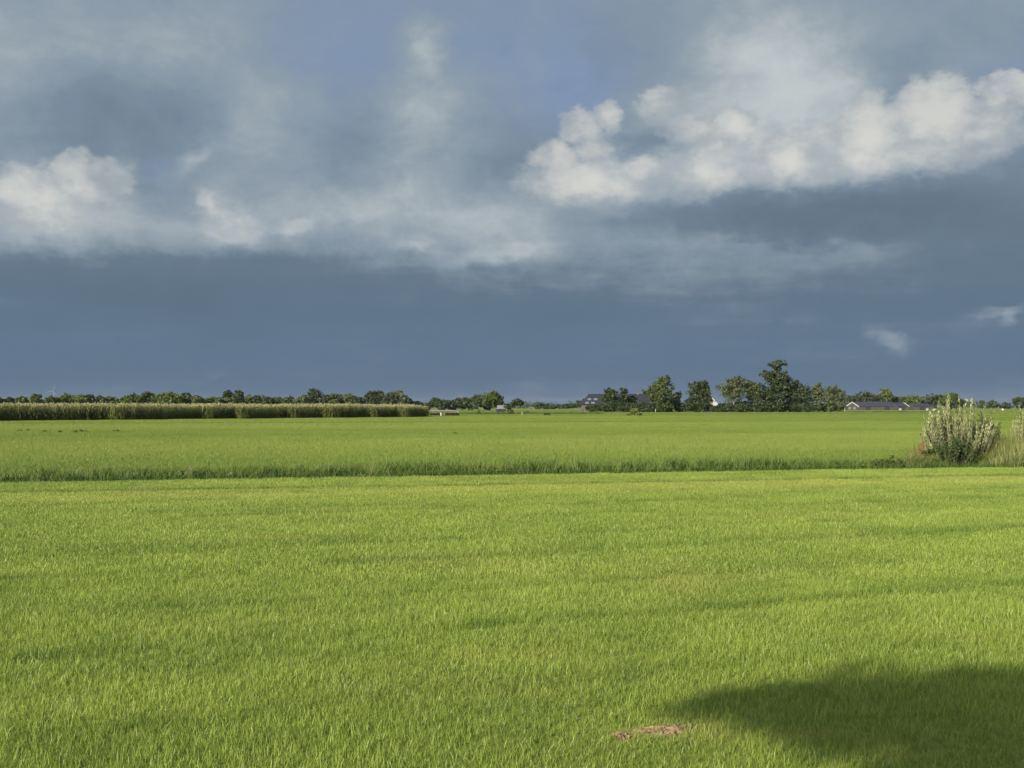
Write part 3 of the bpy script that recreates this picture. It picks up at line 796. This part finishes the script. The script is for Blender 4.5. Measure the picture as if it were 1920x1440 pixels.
tree_px('leaning_tree', 'big olive tree with a crown stepping down to the left', 1236, 703, 64, FD, 'leaf_olive', 1304, n=5200, clear=0.1, leaf=0.6, clump=0.17,
        lobes=[(0.30, 0, 0.86, 0.34, 0.4, 0.13), (0.45, 0, 0.70, 0.34, 0.4, 0.18), (0.0, 0, 0.72, 0.36, 0.4, 0.16), (-0.38, 0, 0.62, 0.30, 0.35, 0.10), (-0.75, 0, 0.56, 0.25, 0.3, 0.09),
               (-0.1, -0.3, 0.42, 0.45, 0.5, 0.22), (0.35, 0, 0.35, 0.5, 0.5, 0.24), (0.1, 0, 0.16, 0.6, 0.6, 0.14)])
tree_px('dark_tree', 'dark rounded bush-like tree right of the leaning tree', 1267, 737, 26, FD+3, 'leaf_dark', 1305, n=1800, clear=0.03, leaf=0.5)
tree_px('low_bush', 'low dark bush between leaning tree and square-topped tree', 1288, 752, 26, FD, 'leaf_dark', 1306, n=1200, clear=0.0, leaf=0.5, cat='bush', limbs=False)
tree_px('farm_tree', 'dark square-topped tree left of the white gable', 1310, 713, 46, FD, 'leaf_dark', 1307, n=4000, clear=0.06, leaf=0.58,
        lobes=[(-0.35, 0, 0.80, 0.5, 0.5, 0.15), (0.25, 0, 0.86, 0.45, 0.5, 0.13), (0.4, 0, 0.6, 0.5, 0.5, 0.2), (-0.3, 0, 0.55, 0.6, 0.6, 0.22), (0.55, 0, 0.4, 0.45, 0.5, 0.14), (0, 0, 0.25, 0.85, 0.8, 0.22)])
tree_px('pale_trunk_tree', 'domed tree with a pale bare trunk right of the white gable', 1373, 704, 48, FD, 'leaf_pale', 1308, n=4200, clear=0.20, leaf=0.5, bark='pale_bark')
tree_px('pale_trunk_tree', 'smaller pale-trunked tree beside the tallest tree', 1415, 712, 42, FD+2, 'leaf_olive', 1309, n=3600, clear=0.20, leaf=0.5, bark='pale_bark')
tree_px('tallest_tree', 'tallest dark tree of the farmyard with a separate tufted top', 1454, 675, 58, FD+4, 'leaf_dark', 1310, n=6500, clear=0.05, leaf=0.62, clump=0.16,
        lobes=[(-0.05, 0, 0.925, 0.50, 0.5, 0.065), (0.38, 0, 0.945, 0.30, 0.35, 0.05), (0.0, 0, 0.80, 0.35, 0.4, 0.07), (-0.50, 0, 0.70, 0.42, 0.45, 0.10), (0.25, 0, 0.68, 0.5, 0.5, 0.12),
               (-0.25, 0, 0.55, 0.62, 0.6, 0.16), (0.4, 0, 0.5, 0.55, 0.6, 0.16), (0, 0, 0.33, 0.75, 0.75, 0.18), (0.1, 0, 0.14, 0.7, 0.7, 0.13)])
tree_px('dark_tree', 'broad dark tree sloping down right of the tallest tree', 1492, 707, 52, FD+5, 'leaf_dark', 1311, n=4200, clear=0.04, leaf=0.58,
        lobes=[(-0.4, 0, 0.84, 0.38, 0.5, 0.14), (0.05, 0, 0.72, 0.42, 0.5, 0.17), (0.5, 0, 0.6, 0.42, 0.5, 0.19), (-0.3, 0, 0.5, 0.6, 0.6, 0.22), (0.3, 0, 0.35, 0.7, 0.7, 0.22), (0, 0, 0.18, 0.85, 0.8, 0.16)])
tree_px('pale_tree', 'narrow pale grey-green tree right of the broad dark tree', 1530, 721, 28, FD+4, 'leaf_pale', 1312, n=2200, clear=0.10, leaf=0.5)
tree_px('pale_tree', 'wide pale olive tree at the right end of the farmyard', 1563, 722, 44, FD+2, 'leaf_pale', 1313, n=3400, clear=0.06, leaf=0.52,
        lobes=[(-0.4, 0, 0.78, 0.5, 0.5, 0.18), (0.3, 0, 0.80, 0.5, 0.5, 0.17), (0.5, 0, 0.55, 0.48, 0.5, 0.2), (-0.4, 0, 0.5, 0.55, 0.6, 0.22), (0.1, 0, 0.25, 0.85, 0.8, 0.22)])
for i, (a, t, w, lab) in enumerate([(1345, 760, 24, 'clipped dark hedge below the white gable'), (1376, 757, 44, 'clipped dark hedge under the domed pale-trunked tree'),
                                    (1424, 750, 30, 'tall dark hedge under the smaller pale-trunked tree'), (1395, 757, 30, 'dark hedge bush between the two pale trunks'),
                                    (1115, 758, 26, 'dark bush at the left end of the farmhouse wall'), (1158, 753, 34, 'dark bush before the middle of the farmhouse wall'),
                                    (1136, 757, 26, 'dark bush left of the middle of the farmhouse wall'), (1184, 756, 30, 'dark bush right of the middle of the farmhouse wall'), (1210, 755, 34, 'dark bush at the foot of the leaning tree'), (1520, 758, 30, 'dark bush at the foot of the narrow pale tree')]):
    x, y = at(a, FD-5-i*0.3); h = EYE+(HORIZON-t)/F*FD
    tree('hedge_bush', lab, x, y, h, size(w*1.15, FD), 'leaf_dark', 1350+i, n=1300, clear=0.0, leaf=0.42, cat='hedge', group='bushes of the farmyard', limbs=False,
         lobes=[(-0.5, 0, 0.5, 0.5, 0.5, 0.45), (0.5, 0, 0.5, 0.5, 0.5, 0.45), (0, 0, 0.5, 0.6, 0.6, 0.46)])
for i, (a, t, w) in enumerate([(1200, 756, 44), (1240, 754, 44), (1280, 755, 44), (1318, 757, 36), (1362, 757, 36), (1398, 752, 42), (1438, 752, 40), (1478, 754, 44), (1518, 757, 40), (1556, 758, 40)]):
    x, y = at(a, FD+10); h = EYE+(HORIZON-t)/F*(FD+10)
    tree('farm_hedge', '%s length from the left of the dark hedge behind the farmyard trunks' % ORD[i], x, y, h, size(w*1.15, FD), 'leaf_dark', 1600+i, n=1300, clear=0.0, leaf=0.5, cat='hedge',
         group='lengths of the farmyard hedge', limbs=False, lobes=[(-0.5, 0, 0.5, 0.5, 0.25, 0.5), (0.5, 0, 0.5, 0.5, 0.25, 0.46), (0, 0, 0.5, 0.6, 0.3, 0.48)])
x, y = at(1190, 250)
tree('field_shrub', 'light yellow-green shrub alone in the field before the farmhouse', x, y, 1.9, 3.4, 'leaf_light', 1370, n=1800, clear=0.0, leaf=0.20, cat='shrub', limbs=False,
     lobes=[(0, 0, 0.4, 0.5, 0.6, 0.5), (-0.5, 0, 0.2, 0.45, 0.5, 0.28), (0.5, 0, 0.2, 0.45, 0.5, 0.25), (0.05, 0, 0.7, 0.25, 0.3, 0.25)])
# right-hand row behind the slate roofs
row3 = [(1592, 741, 22), (1609, 739, 22), (1626, 733, 24), (1643, 740, 22), (1661, 732, 28), (1677, 744, 18), (1694, 743, 26), (1715, 741, 24), (1733, 745, 20), (1750, 736, 26),
        (1767, 739, 22), (1781, 738, 28), (1800, 747, 20)]
for i, (a, t, w) in enumerate(row3):
    tree_px('farm_row_tree', '%s tree from the left in the row behind the slate-roofed sheds' % ORD[i], a, t, w*1.35, 690+rng.uniform(-10, 10),
            ['leaf_dark', 'leaf_dark', 'leaf_dark', 'leaf_dark', 'leaf_green', 'leaf_dark', 'leaf_green', 'leaf_green', 'leaf_dark', 'leaf_dark', 'leaf_olive', 'leaf_green', 'leaf_dark'][i],
            1400+i, n=1500, clear=0.05, leaf=0.85, group='trees behind the slate-roofed sheds')
for i, (a, t, w) in enumerate([(1842, 751, 10), (1862, 750, 20), (1886, 754, 18), (1908, 745, 24)]):
    tree_px('horizon_tree', ['small round bluish tree on the horizon right of the willow shrub', 'low domed bluish tree on the horizon right of the willow shrub',
                             'flat bluish tree on the horizon near the right edge', 'tall dark bluish tree on the horizon at the right edge'][i],
            a, t, w*1.2, [1100, 1100, 1100, 800][i], 'leaf_dark', 1450+i, n=900, clear=0.05, leaf=1.4, group='bluish trees at the far right')

# far woods that read as one low mass along the horizon
def far_wood():
    lob = []
    r = np.random.default_rng(77)
    for k in range(620):
        d = r.uniform(1300, 2300); px_ = r.uniform(-120, 2040)
        x, y = at(px_, d); h = 3.0+6.5*fbm(px_*0.03, 0, 5, 3)+1.5*r.random()
        lob.append((x, y, h*0.48, 9+7*r.random(), 9, h*0.52))
    V, Fq, var = leaf_cloud(lob, 26000, 2.2, 78, 0.30)
    V[:, 2] = np.maximum(V[:, 2], 0.05)
    me = mesh_from('far_wood', V, Fq, [M['leaf_dark']]); add_attr(me, 'var', var)
    tag(link('far_wood', me), 'low bluish wood along the whole horizon', 'wood', kind='stuff')
far_wood()

# ------------------------------------------------------------------ buildings
def window(parent, x, y, z, w, h, nrm=-1):
    fr = MB(); t = 0.09
    fr.box(x-w/2, x-w/2+t, y-0.06, y, z, z+h); fr.box(x+w/2-t, x+w/2, y-0.06, y, z, z+h)
    fr.box(x-w/2+t, x+w/2-t, y-0.06, y, z, z+t); fr.box(x-w/2+t, x+w/2-t, y-0.06, y, z+h-t, z+h); fr.box(x-0.04, x+0.04, y-0.055, y, z+t, z+h-t)
    o = fr.build('window', M['white'], parent)
    g = MB(); g.box(x-w/2+t, x-0.04, y-0.03, y-0.005, z+t, z+h-t); g.build('pane', M['glass'], o)
    g = MB(); g.box(x+0.04, x+w/2-t, y-0.03, y-0.005, z+t, z+h-t); g.build('pane', M['glass'], o)
    return o

def long_house():
    d = 424.0
    x0, _ = at(1092, d); x1, _ = at(1262, d)
    Lx = x1-x0; dep = 13.0; eave = 2.9; ridge = 6.6
    o = thing('farmhouse', 'long low farmhouse with a dark hipped roof half hidden by trees', 'farmhouse', (x0, d, 0), 0)
    wl = MB(); wl.box(0.25, Lx-0.25, 0, dep, 0, eave); wl.build('wall', M['brick'], o)
    rf = MB(); ov = 0.5
    A, B, C_, D_ = (-ov+0.25, -ov, eave), (Lx+ov-0.25, -ov, eave), (Lx+ov-0.25, dep+ov, eave), (-ov+0.25, dep+ov, eave)
    R0, R1 = (2.8, dep/2, ridge+0.35), (Lx-2.8, dep/2, ridge+0.35)
    rf.quad(A, B, R1, R0); rf.quad(C_, D_, R0, R1); rf.quad(D_, A, R0); rf.quad(B, C_, R1); rf.quad(D_, C_, B, A)
    roof = rf.build('roof', M['roof_dark'], o)
    cp = MB(); cp.tube([(2.8, dep/2, ridge+0.36), (Lx-2.8, dep/2, ridge+0.36)], [0.16, 0.16], 6); cp.build('ridge_cap', M['roof_dark'], roof)
    sl = (ridge+0.35-eave)/(dep/2+ov)
    def sky_light(px_, up):
        x = at(px_, d)[0]-x0; y0 = -ov+up/sl; y1 = y0+1.1
        z0, z1 = eave+sl*(y0+ov)+0.03, eave+sl*(y1+ov)+0.03
        m_ = MB(); m_.slab([(x-0.7, y0, z0+0.06), (x+0.7, y0, z0+0.06), (x+0.7, y1, z1+0.06), (x-0.7, y1, z1+0.06)], 0.09)
        m_.build('skylight', M['skylight'], roof)
    for q in (1101, 1112, 1165, 1187, 1199): sky_light(q, 0.35)
    for q in (1106, 1118, 1137): sky_light(q, 1.75)
    ch = MB(); ch.box(Lx*0.62, Lx*0.62+0.9, dep/2-0.4, dep/2+0.4, ridge-0.2, ridge+1.3); ch.build('chimney', M['brick'], roof)
    for q in (1104, 1128, 1150, 1169, 1174, 1200, 1222): window(o, at(q, d)[0]-x0, 0, 0.8, 1.3, 1.3)
    dr = MB(); dr.box(at(1138, d)[0]-x0-0.55, at(1138, d)[0]-x0+0.55, -0.05, 0, 0, 2.1); do = dr.build('door', M['white'], o)
    hd = MB(); hd.box(at(1138, d)[0]-x0+0.35, at(1138, d)[0]-x0+0.45, -0.1, -0.05, 1.0, 1.1); hd.build('handle', M['roof_dark'], do)
    cn = MB(); cn.box(-0.9, 0.0, -0.3, 0.6, 0, 1.5); cn.build('corner_pier', M['brick'], o)
long_house()

def gable_house(name, label, px0, px1, d, eave, ridge, dep, wallm, roofm, barge=True, rot=0.0, windows=(), cat='house', front=None):
    """gable end towards the viewer"""
    x0, _ = at((px0+px1)/2, d); w = size(px1-px0, d)
    o = thing(name, label, cat, (x0, d, 0), rot)
    wl = MB(); wl.prism([(-w/2, 0), (w/2, 0), (w/2, eave), (0, ridge), (-w/2, eave)], 0, dep); wl.build('wall', M[wallm], o)
    sl = (ridge-eave)/(w/2); ov = 0.35
    rf = MB()
    for s in (-1, 1):
        e = s*(w/2+ov); ze = eave-ov*sl
        pts = [(e, -0.3, ze+0.16), (0, -0.3, ridge+0.16), (0, dep+0.3, ridge+0.16), (e, dep+0.3, ze+0.16)]
        if s > 0: pts = pts[::-1]
        rf.slab(pts, 0.15)
    roof = rf.build('roof', M[roofm], o)
    if barge:
        for s in (-1, 1):
            b = MB(); e = s*(w/2+ov+0.03); ze = eave-ov*sl
            poly = [(e, ze-0.32), (0, ridge-0.30), (0, ridge+0.22), (e, ze+0.20)]
            if s > 0: poly = poly[::-1]
            b.prism(poly, -0.38, -0.31); b.build('bargeboard', M['white'], roof)
    for (x, z, ww, hh) in windows: window(o, x*w/2, 0, z, ww, hh)
    return o, roof, w
g, rf_, w_ = gable_house('white_house', 'small white-gabled house with a dark roof between two trees', 1325, 1345, 434, 3.2, 5.6, 9, 'white', 'roof_dark',
                         True, 0, [(-0.45, 0.9, 1.0, 1.3), (0.45, 0.9, 1.0, 1.3), (0.0, 3.4, 0.9, 1.1)])
m_ = MB(); m_.box(-0.5, 0.5, 5.0, 5.7, 5.6, 7.3); m_.build('chimney', M['brick'], rf_)

def long_shed(name, label, px0, px1, d, eave, ridge, dep, roofm, wallm, verge=False, panels=0):
    x0, _ = at(px0, d); x1, _ = at(px1, d); Lx = x1-x0
    o = thing(name, label, 'shed', (x0, d, 0))
    wl = MB(); b = len(wl.v)
    # walls with gable ends to left and right
    poly = [(0, 0), (dep, 0), (dep, eave), (dep/2, ridge), (0, eave)]
    wl.v += [(0.2, p[0], p[1]) for p in poly]+[(Lx-0.2, p[0], p[1]) for p in poly]
    wl.f += [(4, 3, 2, 1, 0), (5, 6, 7, 8, 9), (0, 1, 6, 5), (1, 2, 7, 6), (2, 3, 8, 7), (3, 4, 9, 8), (4, 0, 5, 9)]
    wl.build('wall', M[wallm], o)
    rf = MB(); ov = 0.4; sl = (ridge-eave)/(dep/2); ze = eave-ov*sl
    rf.slab([(0, -ov, ze+0.17), (Lx, -ov, ze+0.17), (Lx, dep/2, ridge+0.17), (0, dep/2, ridge+0.17)], 0.15)
    rf.slab([(0, dep/2, ridge+0.17), (Lx, dep/2, ridge+0.17), (Lx, dep+ov, ze+0.17), (0, dep+ov, ze+0.17)], 0.15)
    roof = rf.build('roof', M[roofm], o)
    if verge:
        v = MB(); v.slab([(Lx-0.05, -ov-0.02, ze+0.30), (Lx+0.45, -ov-0.02, ze+0.30), (Lx+0.45, dep/2, ridge+0.30), (Lx-0.05, dep/2, ridge+0.30)], 0.32)
        v.build('verge_board', M['white'], roof)
    for k in range(panels):
        xx = Lx*(0.25+0.5*k/max(1, panels-1)); y0, y1 = dep*0.18, dep*0.32
        s_ = MB(); s_.slab([(xx-0.8, y0, eave+sl*y0+0.24), (xx+0.8, y0, eave+sl*y0+0.24), (xx+0.8, y1, eave+sl*y1+0.24), (xx-0.8, y1, eave+sl*y1+0.24)], 0.05)
        s_.build('skylight', M['skylight'], roof)
    n_d = max(1, int(Lx/9))
    for k in range(n_d):
        xx = Lx*(k+0.5)/n_d
        dr = MB(); dr.box(xx-1.4, xx+1.4, -0.07, -0.003, 0, min(2.2, eave-0.3)); dr.build('door', M['roof_dark'], o)
    return o
gable_house('gabled_house', 'low house with white bargeboards at the left of the slate sheds', 1586, 1609, 630, 2.4, 4.7, 10, 'brick_dark', 'roof_slate', True, 0.0,
            [(-0.4, 0.7, 1.2, 1.2), (0.4, 0.7, 1.2, 1.2)])
long_shed('long_shed', 'long low shed with a slate-blue roof right of the bargeboard house', 1610, 1681, 640, 2.4, 4.9, 14, 'roof_slate', 'brick_dark', False, 0)
long_shed('verge_shed', 'shorter shed with a purplish roof and white sloping verge', 1682, 1703, 634, 2.3, 4.4, 16, 'roof_slate', 'brick_dark', True, 0)
long_shed('dark_shed', 'low dark-roofed shed right of the white verge, below the right trees', 1712, 1746, 655, 2.4, 4.0, 12, 'roof_slate', 'brick_dark', False, 0)
long_shed('small_shed', 'small pale grey shed at the foot of the round green tree', 932, 944, 372, 1.5, 2.4, 4, 'grey_sheet', 'grey_sheet', False, 0)

# low bridge beside the maize
def bridge():
    d = 245.0; x0, _ = at(805, d); x1, _ = at(862, d); Lx = x1-x0
    o = thing('low_bridge', 'low flat field bridge with a pale deck edge at the maize end', 'bridge', (x0, d, 0))
    b = MB(); b.box(0, Lx*0.9, 0, 3.6, 0.98, 1.28); b.slab([(Lx*0.9, 0, 1.28), (Lx, 0, 1.0), (Lx, 3.6, 1.0), (Lx*0.9, 3.6, 1.28)], 0.3); b.build('deck', M['concrete'], o)
    b = MB(); b.box(0.1, Lx*0.92, 0.25, 0.5, 0.62, 0.979); b.build('beam', M['wood'], o)
    for xa, xb in ((0.1, Lx*0.40), (Lx*0.52, Lx*0.97)):
        b = MB(); b.box(xa, xb, 0.6, 3.2, 0, 0.619); b.build('abutment', M['bank'], o)
    b = MB(); b.box(Lx*0.36, Lx*0.40, 0.02, 0.2, 0, 0.75); b.build('post', M['white'], o)
bridge()

def posts():
    specs = [(979, 257, 0.85, 0.11, 'white', 'white marker post below the lone two-crowned tree'),
             (1229, 395, 1.3, 0.16, 'white', 'white post before the leaning olive tree'),
             (1327, 245, 1.0, 0.10, 'wood', 'dark fence post below the white gable'),
             (1366, 245, 1.0, 0.10, 'wood', 'dark fence post before the domed pale-trunked tree'),
             (1584, 400, 1.4, 0.14, 'white', 'white post left of the bargeboard house')]
    for (px_, d, h, r, m_, lab) in specs:
        x, y = at(px_, d); o = thing('field_post', lab, 'post', (x, y, 0), 0.2, 'posts in the far field')
        b = MB(); b.tube([(0, 0, -0.1), (0, 0, h*0.96), (0, 0, h)], [r*0.55, r*0.5, r*0.3], 8); b.build('shaft', M[m_], o)
        b = MB(); b.tube([(0, 0, h), (0, 0, h+0.05)], [r*0.62, r*0.5], 8); b.build('cap', M[m_], o)
posts()
def bales():
    for i, (px_, d, lab) in enumerate([(1688, 600, 'pale wrapped bale before the verge shed'), (1739, 560, 'pale wrapped bale before the low dark-roofed shed'),
                                       (1752, 470, 'pale wrapped bale just left of the willow shrub'), (1880, 560, 'pale wrapped bale on the far right of the field')]):
        x, y = at(px_, d); o = thing('wrapped_bale', lab, 'bale', (x, y, 0), 0.4*i, 'wrapped bales in the far field')
        b = MB(); b.tube([(-0.6, 0, 0.6), (-0.55, 0, 0.6), (0.55, 0, 0.6), (0.6, 0, 0.6)], [0.5, 0.6, 0.6, 0.5], 16); b.build('wrapping', M['wrap'], o, True)
bales()
for i, (px_, d, h, w, lab) in enumerate([(958, 300, 1.0, 1.5, 'dark rush clump left of the white marker post'), (988, 320, 1.0, 1.2, 'dark rush clump right of the white marker post'),
                                         (898, 330, 0.9, 1.2, 'dark rush clump below the round green tree'), (1026, 262, 0.5, 1.6, 'dark weed clump in the field right of the lone tree')]):
    x, y = at(px_, d)
    tree('rush_clump', lab, x, y, h, w, 'leaf_bush', 1500+i, n=500, clear=0.0, leaf=0.22, cat='plant', group='rush clumps in the far field', limbs=False,
         lobes=[(0, 0, 0.45, 0.8, 0.8, 0.5), (-0.4, 0, 0.4, 0.5, 0.5, 0.4), (0.4, 0.1, 0.4, 0.5, 0.5, 0.4)])
weeds = [(38, 808), (52, 807), (82, 809), (113, 810), (140, 810), (150, 808), (157, 809), (218, 808), (851, 813)]
for i, (px_, py_) in enumerate(weeds):
    d = dist(py_+2); x, y = at(px_, d)
    lab = '%s dark weed tuft from the left in the field before the maize' % ORD[i] if i < 8 else 'lone dark weed tuft in the far field below the low bridge'
    tree('weed_tuft', lab, x, y, 0.18, 0.5, 'leaf_green', 1520+i, n=70, clear=0.0, leaf=0.10, cat='plant', group='weed tufts in the far field', limbs=False,
         lobes=[(0, 0, 0.5, 0.8, 0.8, 0.5), (0.4, 0, 0.4, 0.5, 0.5, 0.4)])

# wind turbine far beyond the left tree row
def turbine():
    d = 1500.0; x, y = at(101, d); hub = EYE+(HORIZON-733)/F*d
    o = thing('wind_turbine', 'tiny white wind turbine far behind the left tree row', 'wind turbine', (x, y, 0))
    b = MB(); b.tube([(0, 0, 0), (0, 0, hub*0.5), (0, 0, hub)], [0.45, 0.35, 0.28], 12); b.build('tower', M['turbine'], o, True)
    b = MB(); b.box(-0.5, 0.5, -1.4, 1.6, hub-0.4, hub+0.6); nac = b.build('nacelle', M['turbine'], o)
    b = MB(); b.tube([(0, -2.2, hub), (0, -2.9, hub), (0, -3.3, hub)], [0.5, 0.45, 0.15], 10); b.build('hub', M['turbine'], nac)
    for k in range(3):
        a = math.radians(20+120*k); c, s = math.sin(a), math.cos(a); b = MB()
        b.tube([(c*0.6, -2.7, hub+s*0.6), (c*4, -2.7, hub+s*4), (c*9, -2.7, hub+s*9)], [0.2, 0.3, 0.06], 6); b.build('blade', M['turbine'], o)
turbine()

# ------------------------------------------------------------------ willow shrub and its neighbours by the ditch
def shoots(n, h, w, leaves, ll, lw, seed, spread=0.5, pos=None, up=0.75, base=0.0):
    """upright shoots with narrow leaves; returns stems mesh and leaf arrays"""
    r = np.random.default_rng(seed)
    mb = MB(); V = []; var = []
    for k in range(n):
        a = r.random()*6.28; q = math.sqrt(r.random())
        bx, by = math.cos(a)*q*w*0.32, math.sin(a)*q*w*0.32
        tx, ty = math.cos(a)*q*w*0.5, math.sin(a)*q*w*0.5
        hh = h*(1-0.34*q*q)*(0.62+0.46*r.random())*(1+0.12*math.sin(3*a+seed))
        tx += 0.10*w*r.normal()*0.5; ty += 0.10*w*r.normal()*0.5
        mid = (bx+(tx-bx)*0.65, by+(ty-by)*0.65, hh*0.5)
        pts = [(bx, by, 0), mid, (tx, ty, hh)]
        mb.tube(pts, [0.014, 0.009, 0.003], 4)
        vv = r.random()
        for j in range(leaves):
            s = base+(1-base)*r.random()**0.75
            p0 = np.array(pts[0])*(1-s)**2+2*np.array(mid)*s*(1-s)+np.array(pts[2])*s*s
            la = r.random()*6.28
            dr = np.array([math.cos(la)*(1-up), math.sin(la)*(1-up), up*(0.6+0.5*r.random())]); dr /= np.linalg.norm(dr)
            L_ = ll*(0.6+0.7*r.random()); W_ = lw*(0.7+0.6*r.random())
            sd = np.cross(dr, r.normal(size=3)); sd /= np.linalg.norm(sd)
            c = p0+sd*0.02
            V += [c, c+dr*L_*0.45+sd*W_, c+dr*L_, c+dr*L_*0.45-sd*W_]
            var += [np.clip(0.5*vv+0.5*r.random(), 0, 1)]*4
    V = np.array(V); Fq = np.arange(len(V)).reshape(-1, 4)
    return mb, V, Fq, var
def shrub(name, label, px_, d, h, w, mat, seed, n, leaves, ll, lw, cat='shrub', **k):
    x, y = at(px_, d)
    tt, nn = to_tn(x, y); z = float(bank_z(nn)) if nn < N3 else 0.0
    o = thing(name, label, cat, (x, y, z))
    mb, V, Fq, var = shoots(n, h, w, leaves, ll, lw, seed, **k)
    mb.build('stems', M['wood'], o)
    me = mesh_from('foliage', V, Fq, [M[mat]]); add_attr(me, 'var', var); link('foliage', me, o)
    return o
shrub('willow_shrub', 'large pale grey-green willow shrub with upright shoots by the ditch', 1793, 39.6, 2.15, 2.70, 'leaf_willow', 2001, 150, 74, 0.105, 0.017, base=0.06)
shrub('willow_shrub', 'pale willow shrub cut off by the right edge', 1925, 39.6, 2.05, 1.2, 'leaf_willow', 2002, 46, 60, 0.105, 0.016, base=0.25)
shrub('willow_sapling', 'thin pale willow sapling left of the large willow shrub', 1736, 40.3, 1.35, 0.35, 'leaf_willow', 2003, 5, 50, 0.09, 0.014, base=0.2)
shrub('dark_bush', 'dark green bush behind the right side of the willow shrub', 1850, 41.2, 1.75, 1.1, 'leaf_bush', 2004, 48, 70, 0.09, 0.024, up=0.45)
shrub('dark_bush', 'dark leafy undergrowth at the foot of the willow shrub', 1788, 38.5, 0.95, 1.7, 'leaf_bush', 2005, 46, 60, 0.09, 0.024, up=0.4)
shrub('dark_bush', 'low dark green bush between the dock stems and the willow', 1745, 39.3, 0.6, 0.6, 'leaf_bush', 2006, 24, 50, 0.08, 0.022, up=0.4)
shrub('nettle_clump', 'dark nettle clump in the ditch left of the dock stems', 1660, 37.4, 0.5, 1.1, 'leaf_green', 2007, 46, 50, 0.08, 0.022, cat='plant', up=0.4)
shrub('dock_plant', 'reddish brown dock stems left of the willow shrub', 1722, 38.9, 0.85, 0.5, 'dock', 2008, 16, 60, 0.06, 0.016, cat='plant')
shrub('dock_plant', 'brown dock stems among rank grass right of the willow', 1857, 39.9, 0.95, 0.35, 'dock', 2009, 9, 50, 0.06, 0.016, cat='plant')
shrub('dock_plant', 'brown dock stems near the right edge below the second willow', 1908, 39.7, 0.9, 0.5, 'dock', 2010, 12, 50, 0.06, 0.016, cat='plant')

# ------------------------------------------------------------------ bare soil in the near field
for i, (cx, cy, a_, b_) in enumerate(PATCH_XY[:2]):
    r = np.random.default_rng(90+i); v = [(0, 0, 0.022)]; f = []; K = 44
    rings = [(0.12, 0.024), (0.25, 0.026), (0.38, 0.024), (0.52, 0.022), (0.66, 0.018), (0.8, 0.012), (0.92, 0.006), (1.05, -0.002)]
    for ring, (q, z) in enumerate(rings):
        for k in range(K):
            w = 2*math.pi*k/K; jj = q*(1+0.16*math.sin(3*w+i)+0.10*math.sin(7*w+2*i)+0.10*r.normal())
            v.append((math.cos(w)*a_*jj, math.sin(w)*b_*jj, 0.6*z+0.006*r.normal()*(ring < 7)))
    for k in range(K): f.append((0, 1+k, 1+(k+1) % K))
    for ring in range(len(rings)-1):
        for k in range(K):
            o1, o2 = 1+ring*K, 1+(ring+1)*K
            f.append((o1+k, o2+k, o2+(k+1) % K, o1+(k+1) % K))
    o = link('soil_patch', mesh_from('soil_patch', v, f, [M['soil']]), None, (cx, cy, 0.002), MA*0.6)
    tag(o, ['largest patch of bare reddish brown soil in the near grass', 'small patch of bare soil left of the largest bare patch', 'faint patch of bare soil at the edge of the shadow'][i],
        'bare soil', 'bare soil patches in the near grass')

# ------------------------------------------------------------------ trees behind the viewer that shade the lower right of the field
def shade_tree():
    """crown laid out across the sunlight: v to the right of the sun's path, z up"""
    ux, uy = -math.sin(SUN_AZ), -math.cos(SUN_AZ); vx, vy = uy, -ux
    bu = -12.0; x, y = bu*ux, bu*uy
    L_ = []
    spots = [(-3.45, 6.75, 0.40, 0.14), (-3.0, 7.25, 0.50, 0.20), (-2.6, 7.75, 0.55, 0.24), (-2.2, 8.25, 0.55, 0.26), (-1.8, 8.7, 0.6, 0.28), (-1.4, 9.0, 0.6, 0.3), (-1.0, 9.4, 0.7, 0.4),
             (-2.75, 6.85, 0.45, 0.2), (-2.3, 7.2, 0.5, 0.2), (-1.9, 7.7, 0.5, 0.2), (-2.1, 6.1, 0.45, 0.18), (-1.8, 6.6, 0.5, 0.2), (-1.4, 6.2, 0.6, 0.3), (-1.5, 7.3, 0.5, 0.2), (-1.2, 5.3, 0.6, 0.25)]      # (across, along the shadow) in metres on the grass
    spots = [(v, (u+12.0)*math.tan(SUN_EL), r, rz) for (v, u, r, rz) in spots]
    for (v, z, r, rz) in spots+[(0.9, 9.2, 1.6, 1.5), (2.6, 8.2, 1.9, 1.8), (1.0, 7.2, 1.6, 1.0), (2.4, 6.0, 2.0, 1.1), (0.3, 8.4, 1.2, 0.9), (0.7, 10.4, 1.4, 0.8)]:
        L_.append((v*vx, v*vy, z/11.0, r, r, rz/11.0))
    tree('roadside_tree', 'broad roadside tree behind the viewer that shades the near grass', x, y, 11.0, 2.0, 'leaf_green', 3001, lobes=L_, n=5600, leaf=0.21, clear=0.4, clump=0.34, fat=1.0, even=16)
shade_tree()

# ------------------------------------------------------------------ damp air over the polder
mt, nt, NN, LL = mat_nodes('haze')
pv = NN.new('ShaderNodeVolumePrincipled'); pv.inputs['Color'].default_value = (0.72, 0.83, 1.0, 1); pv.inputs['Density'].default_value = 0.000024
o_ = NN.new('ShaderNodeOutputMaterial'); LL.new(pv.outputs[0], o_.inputs['Volume'])
hz = MB(); hz.box(-4600, 4600, -2500, 6200, -1.6, 46.0)
tag(hz.build('haze', mt), 'thin pale haze over the whole polder', 'haze', kind='stuff')
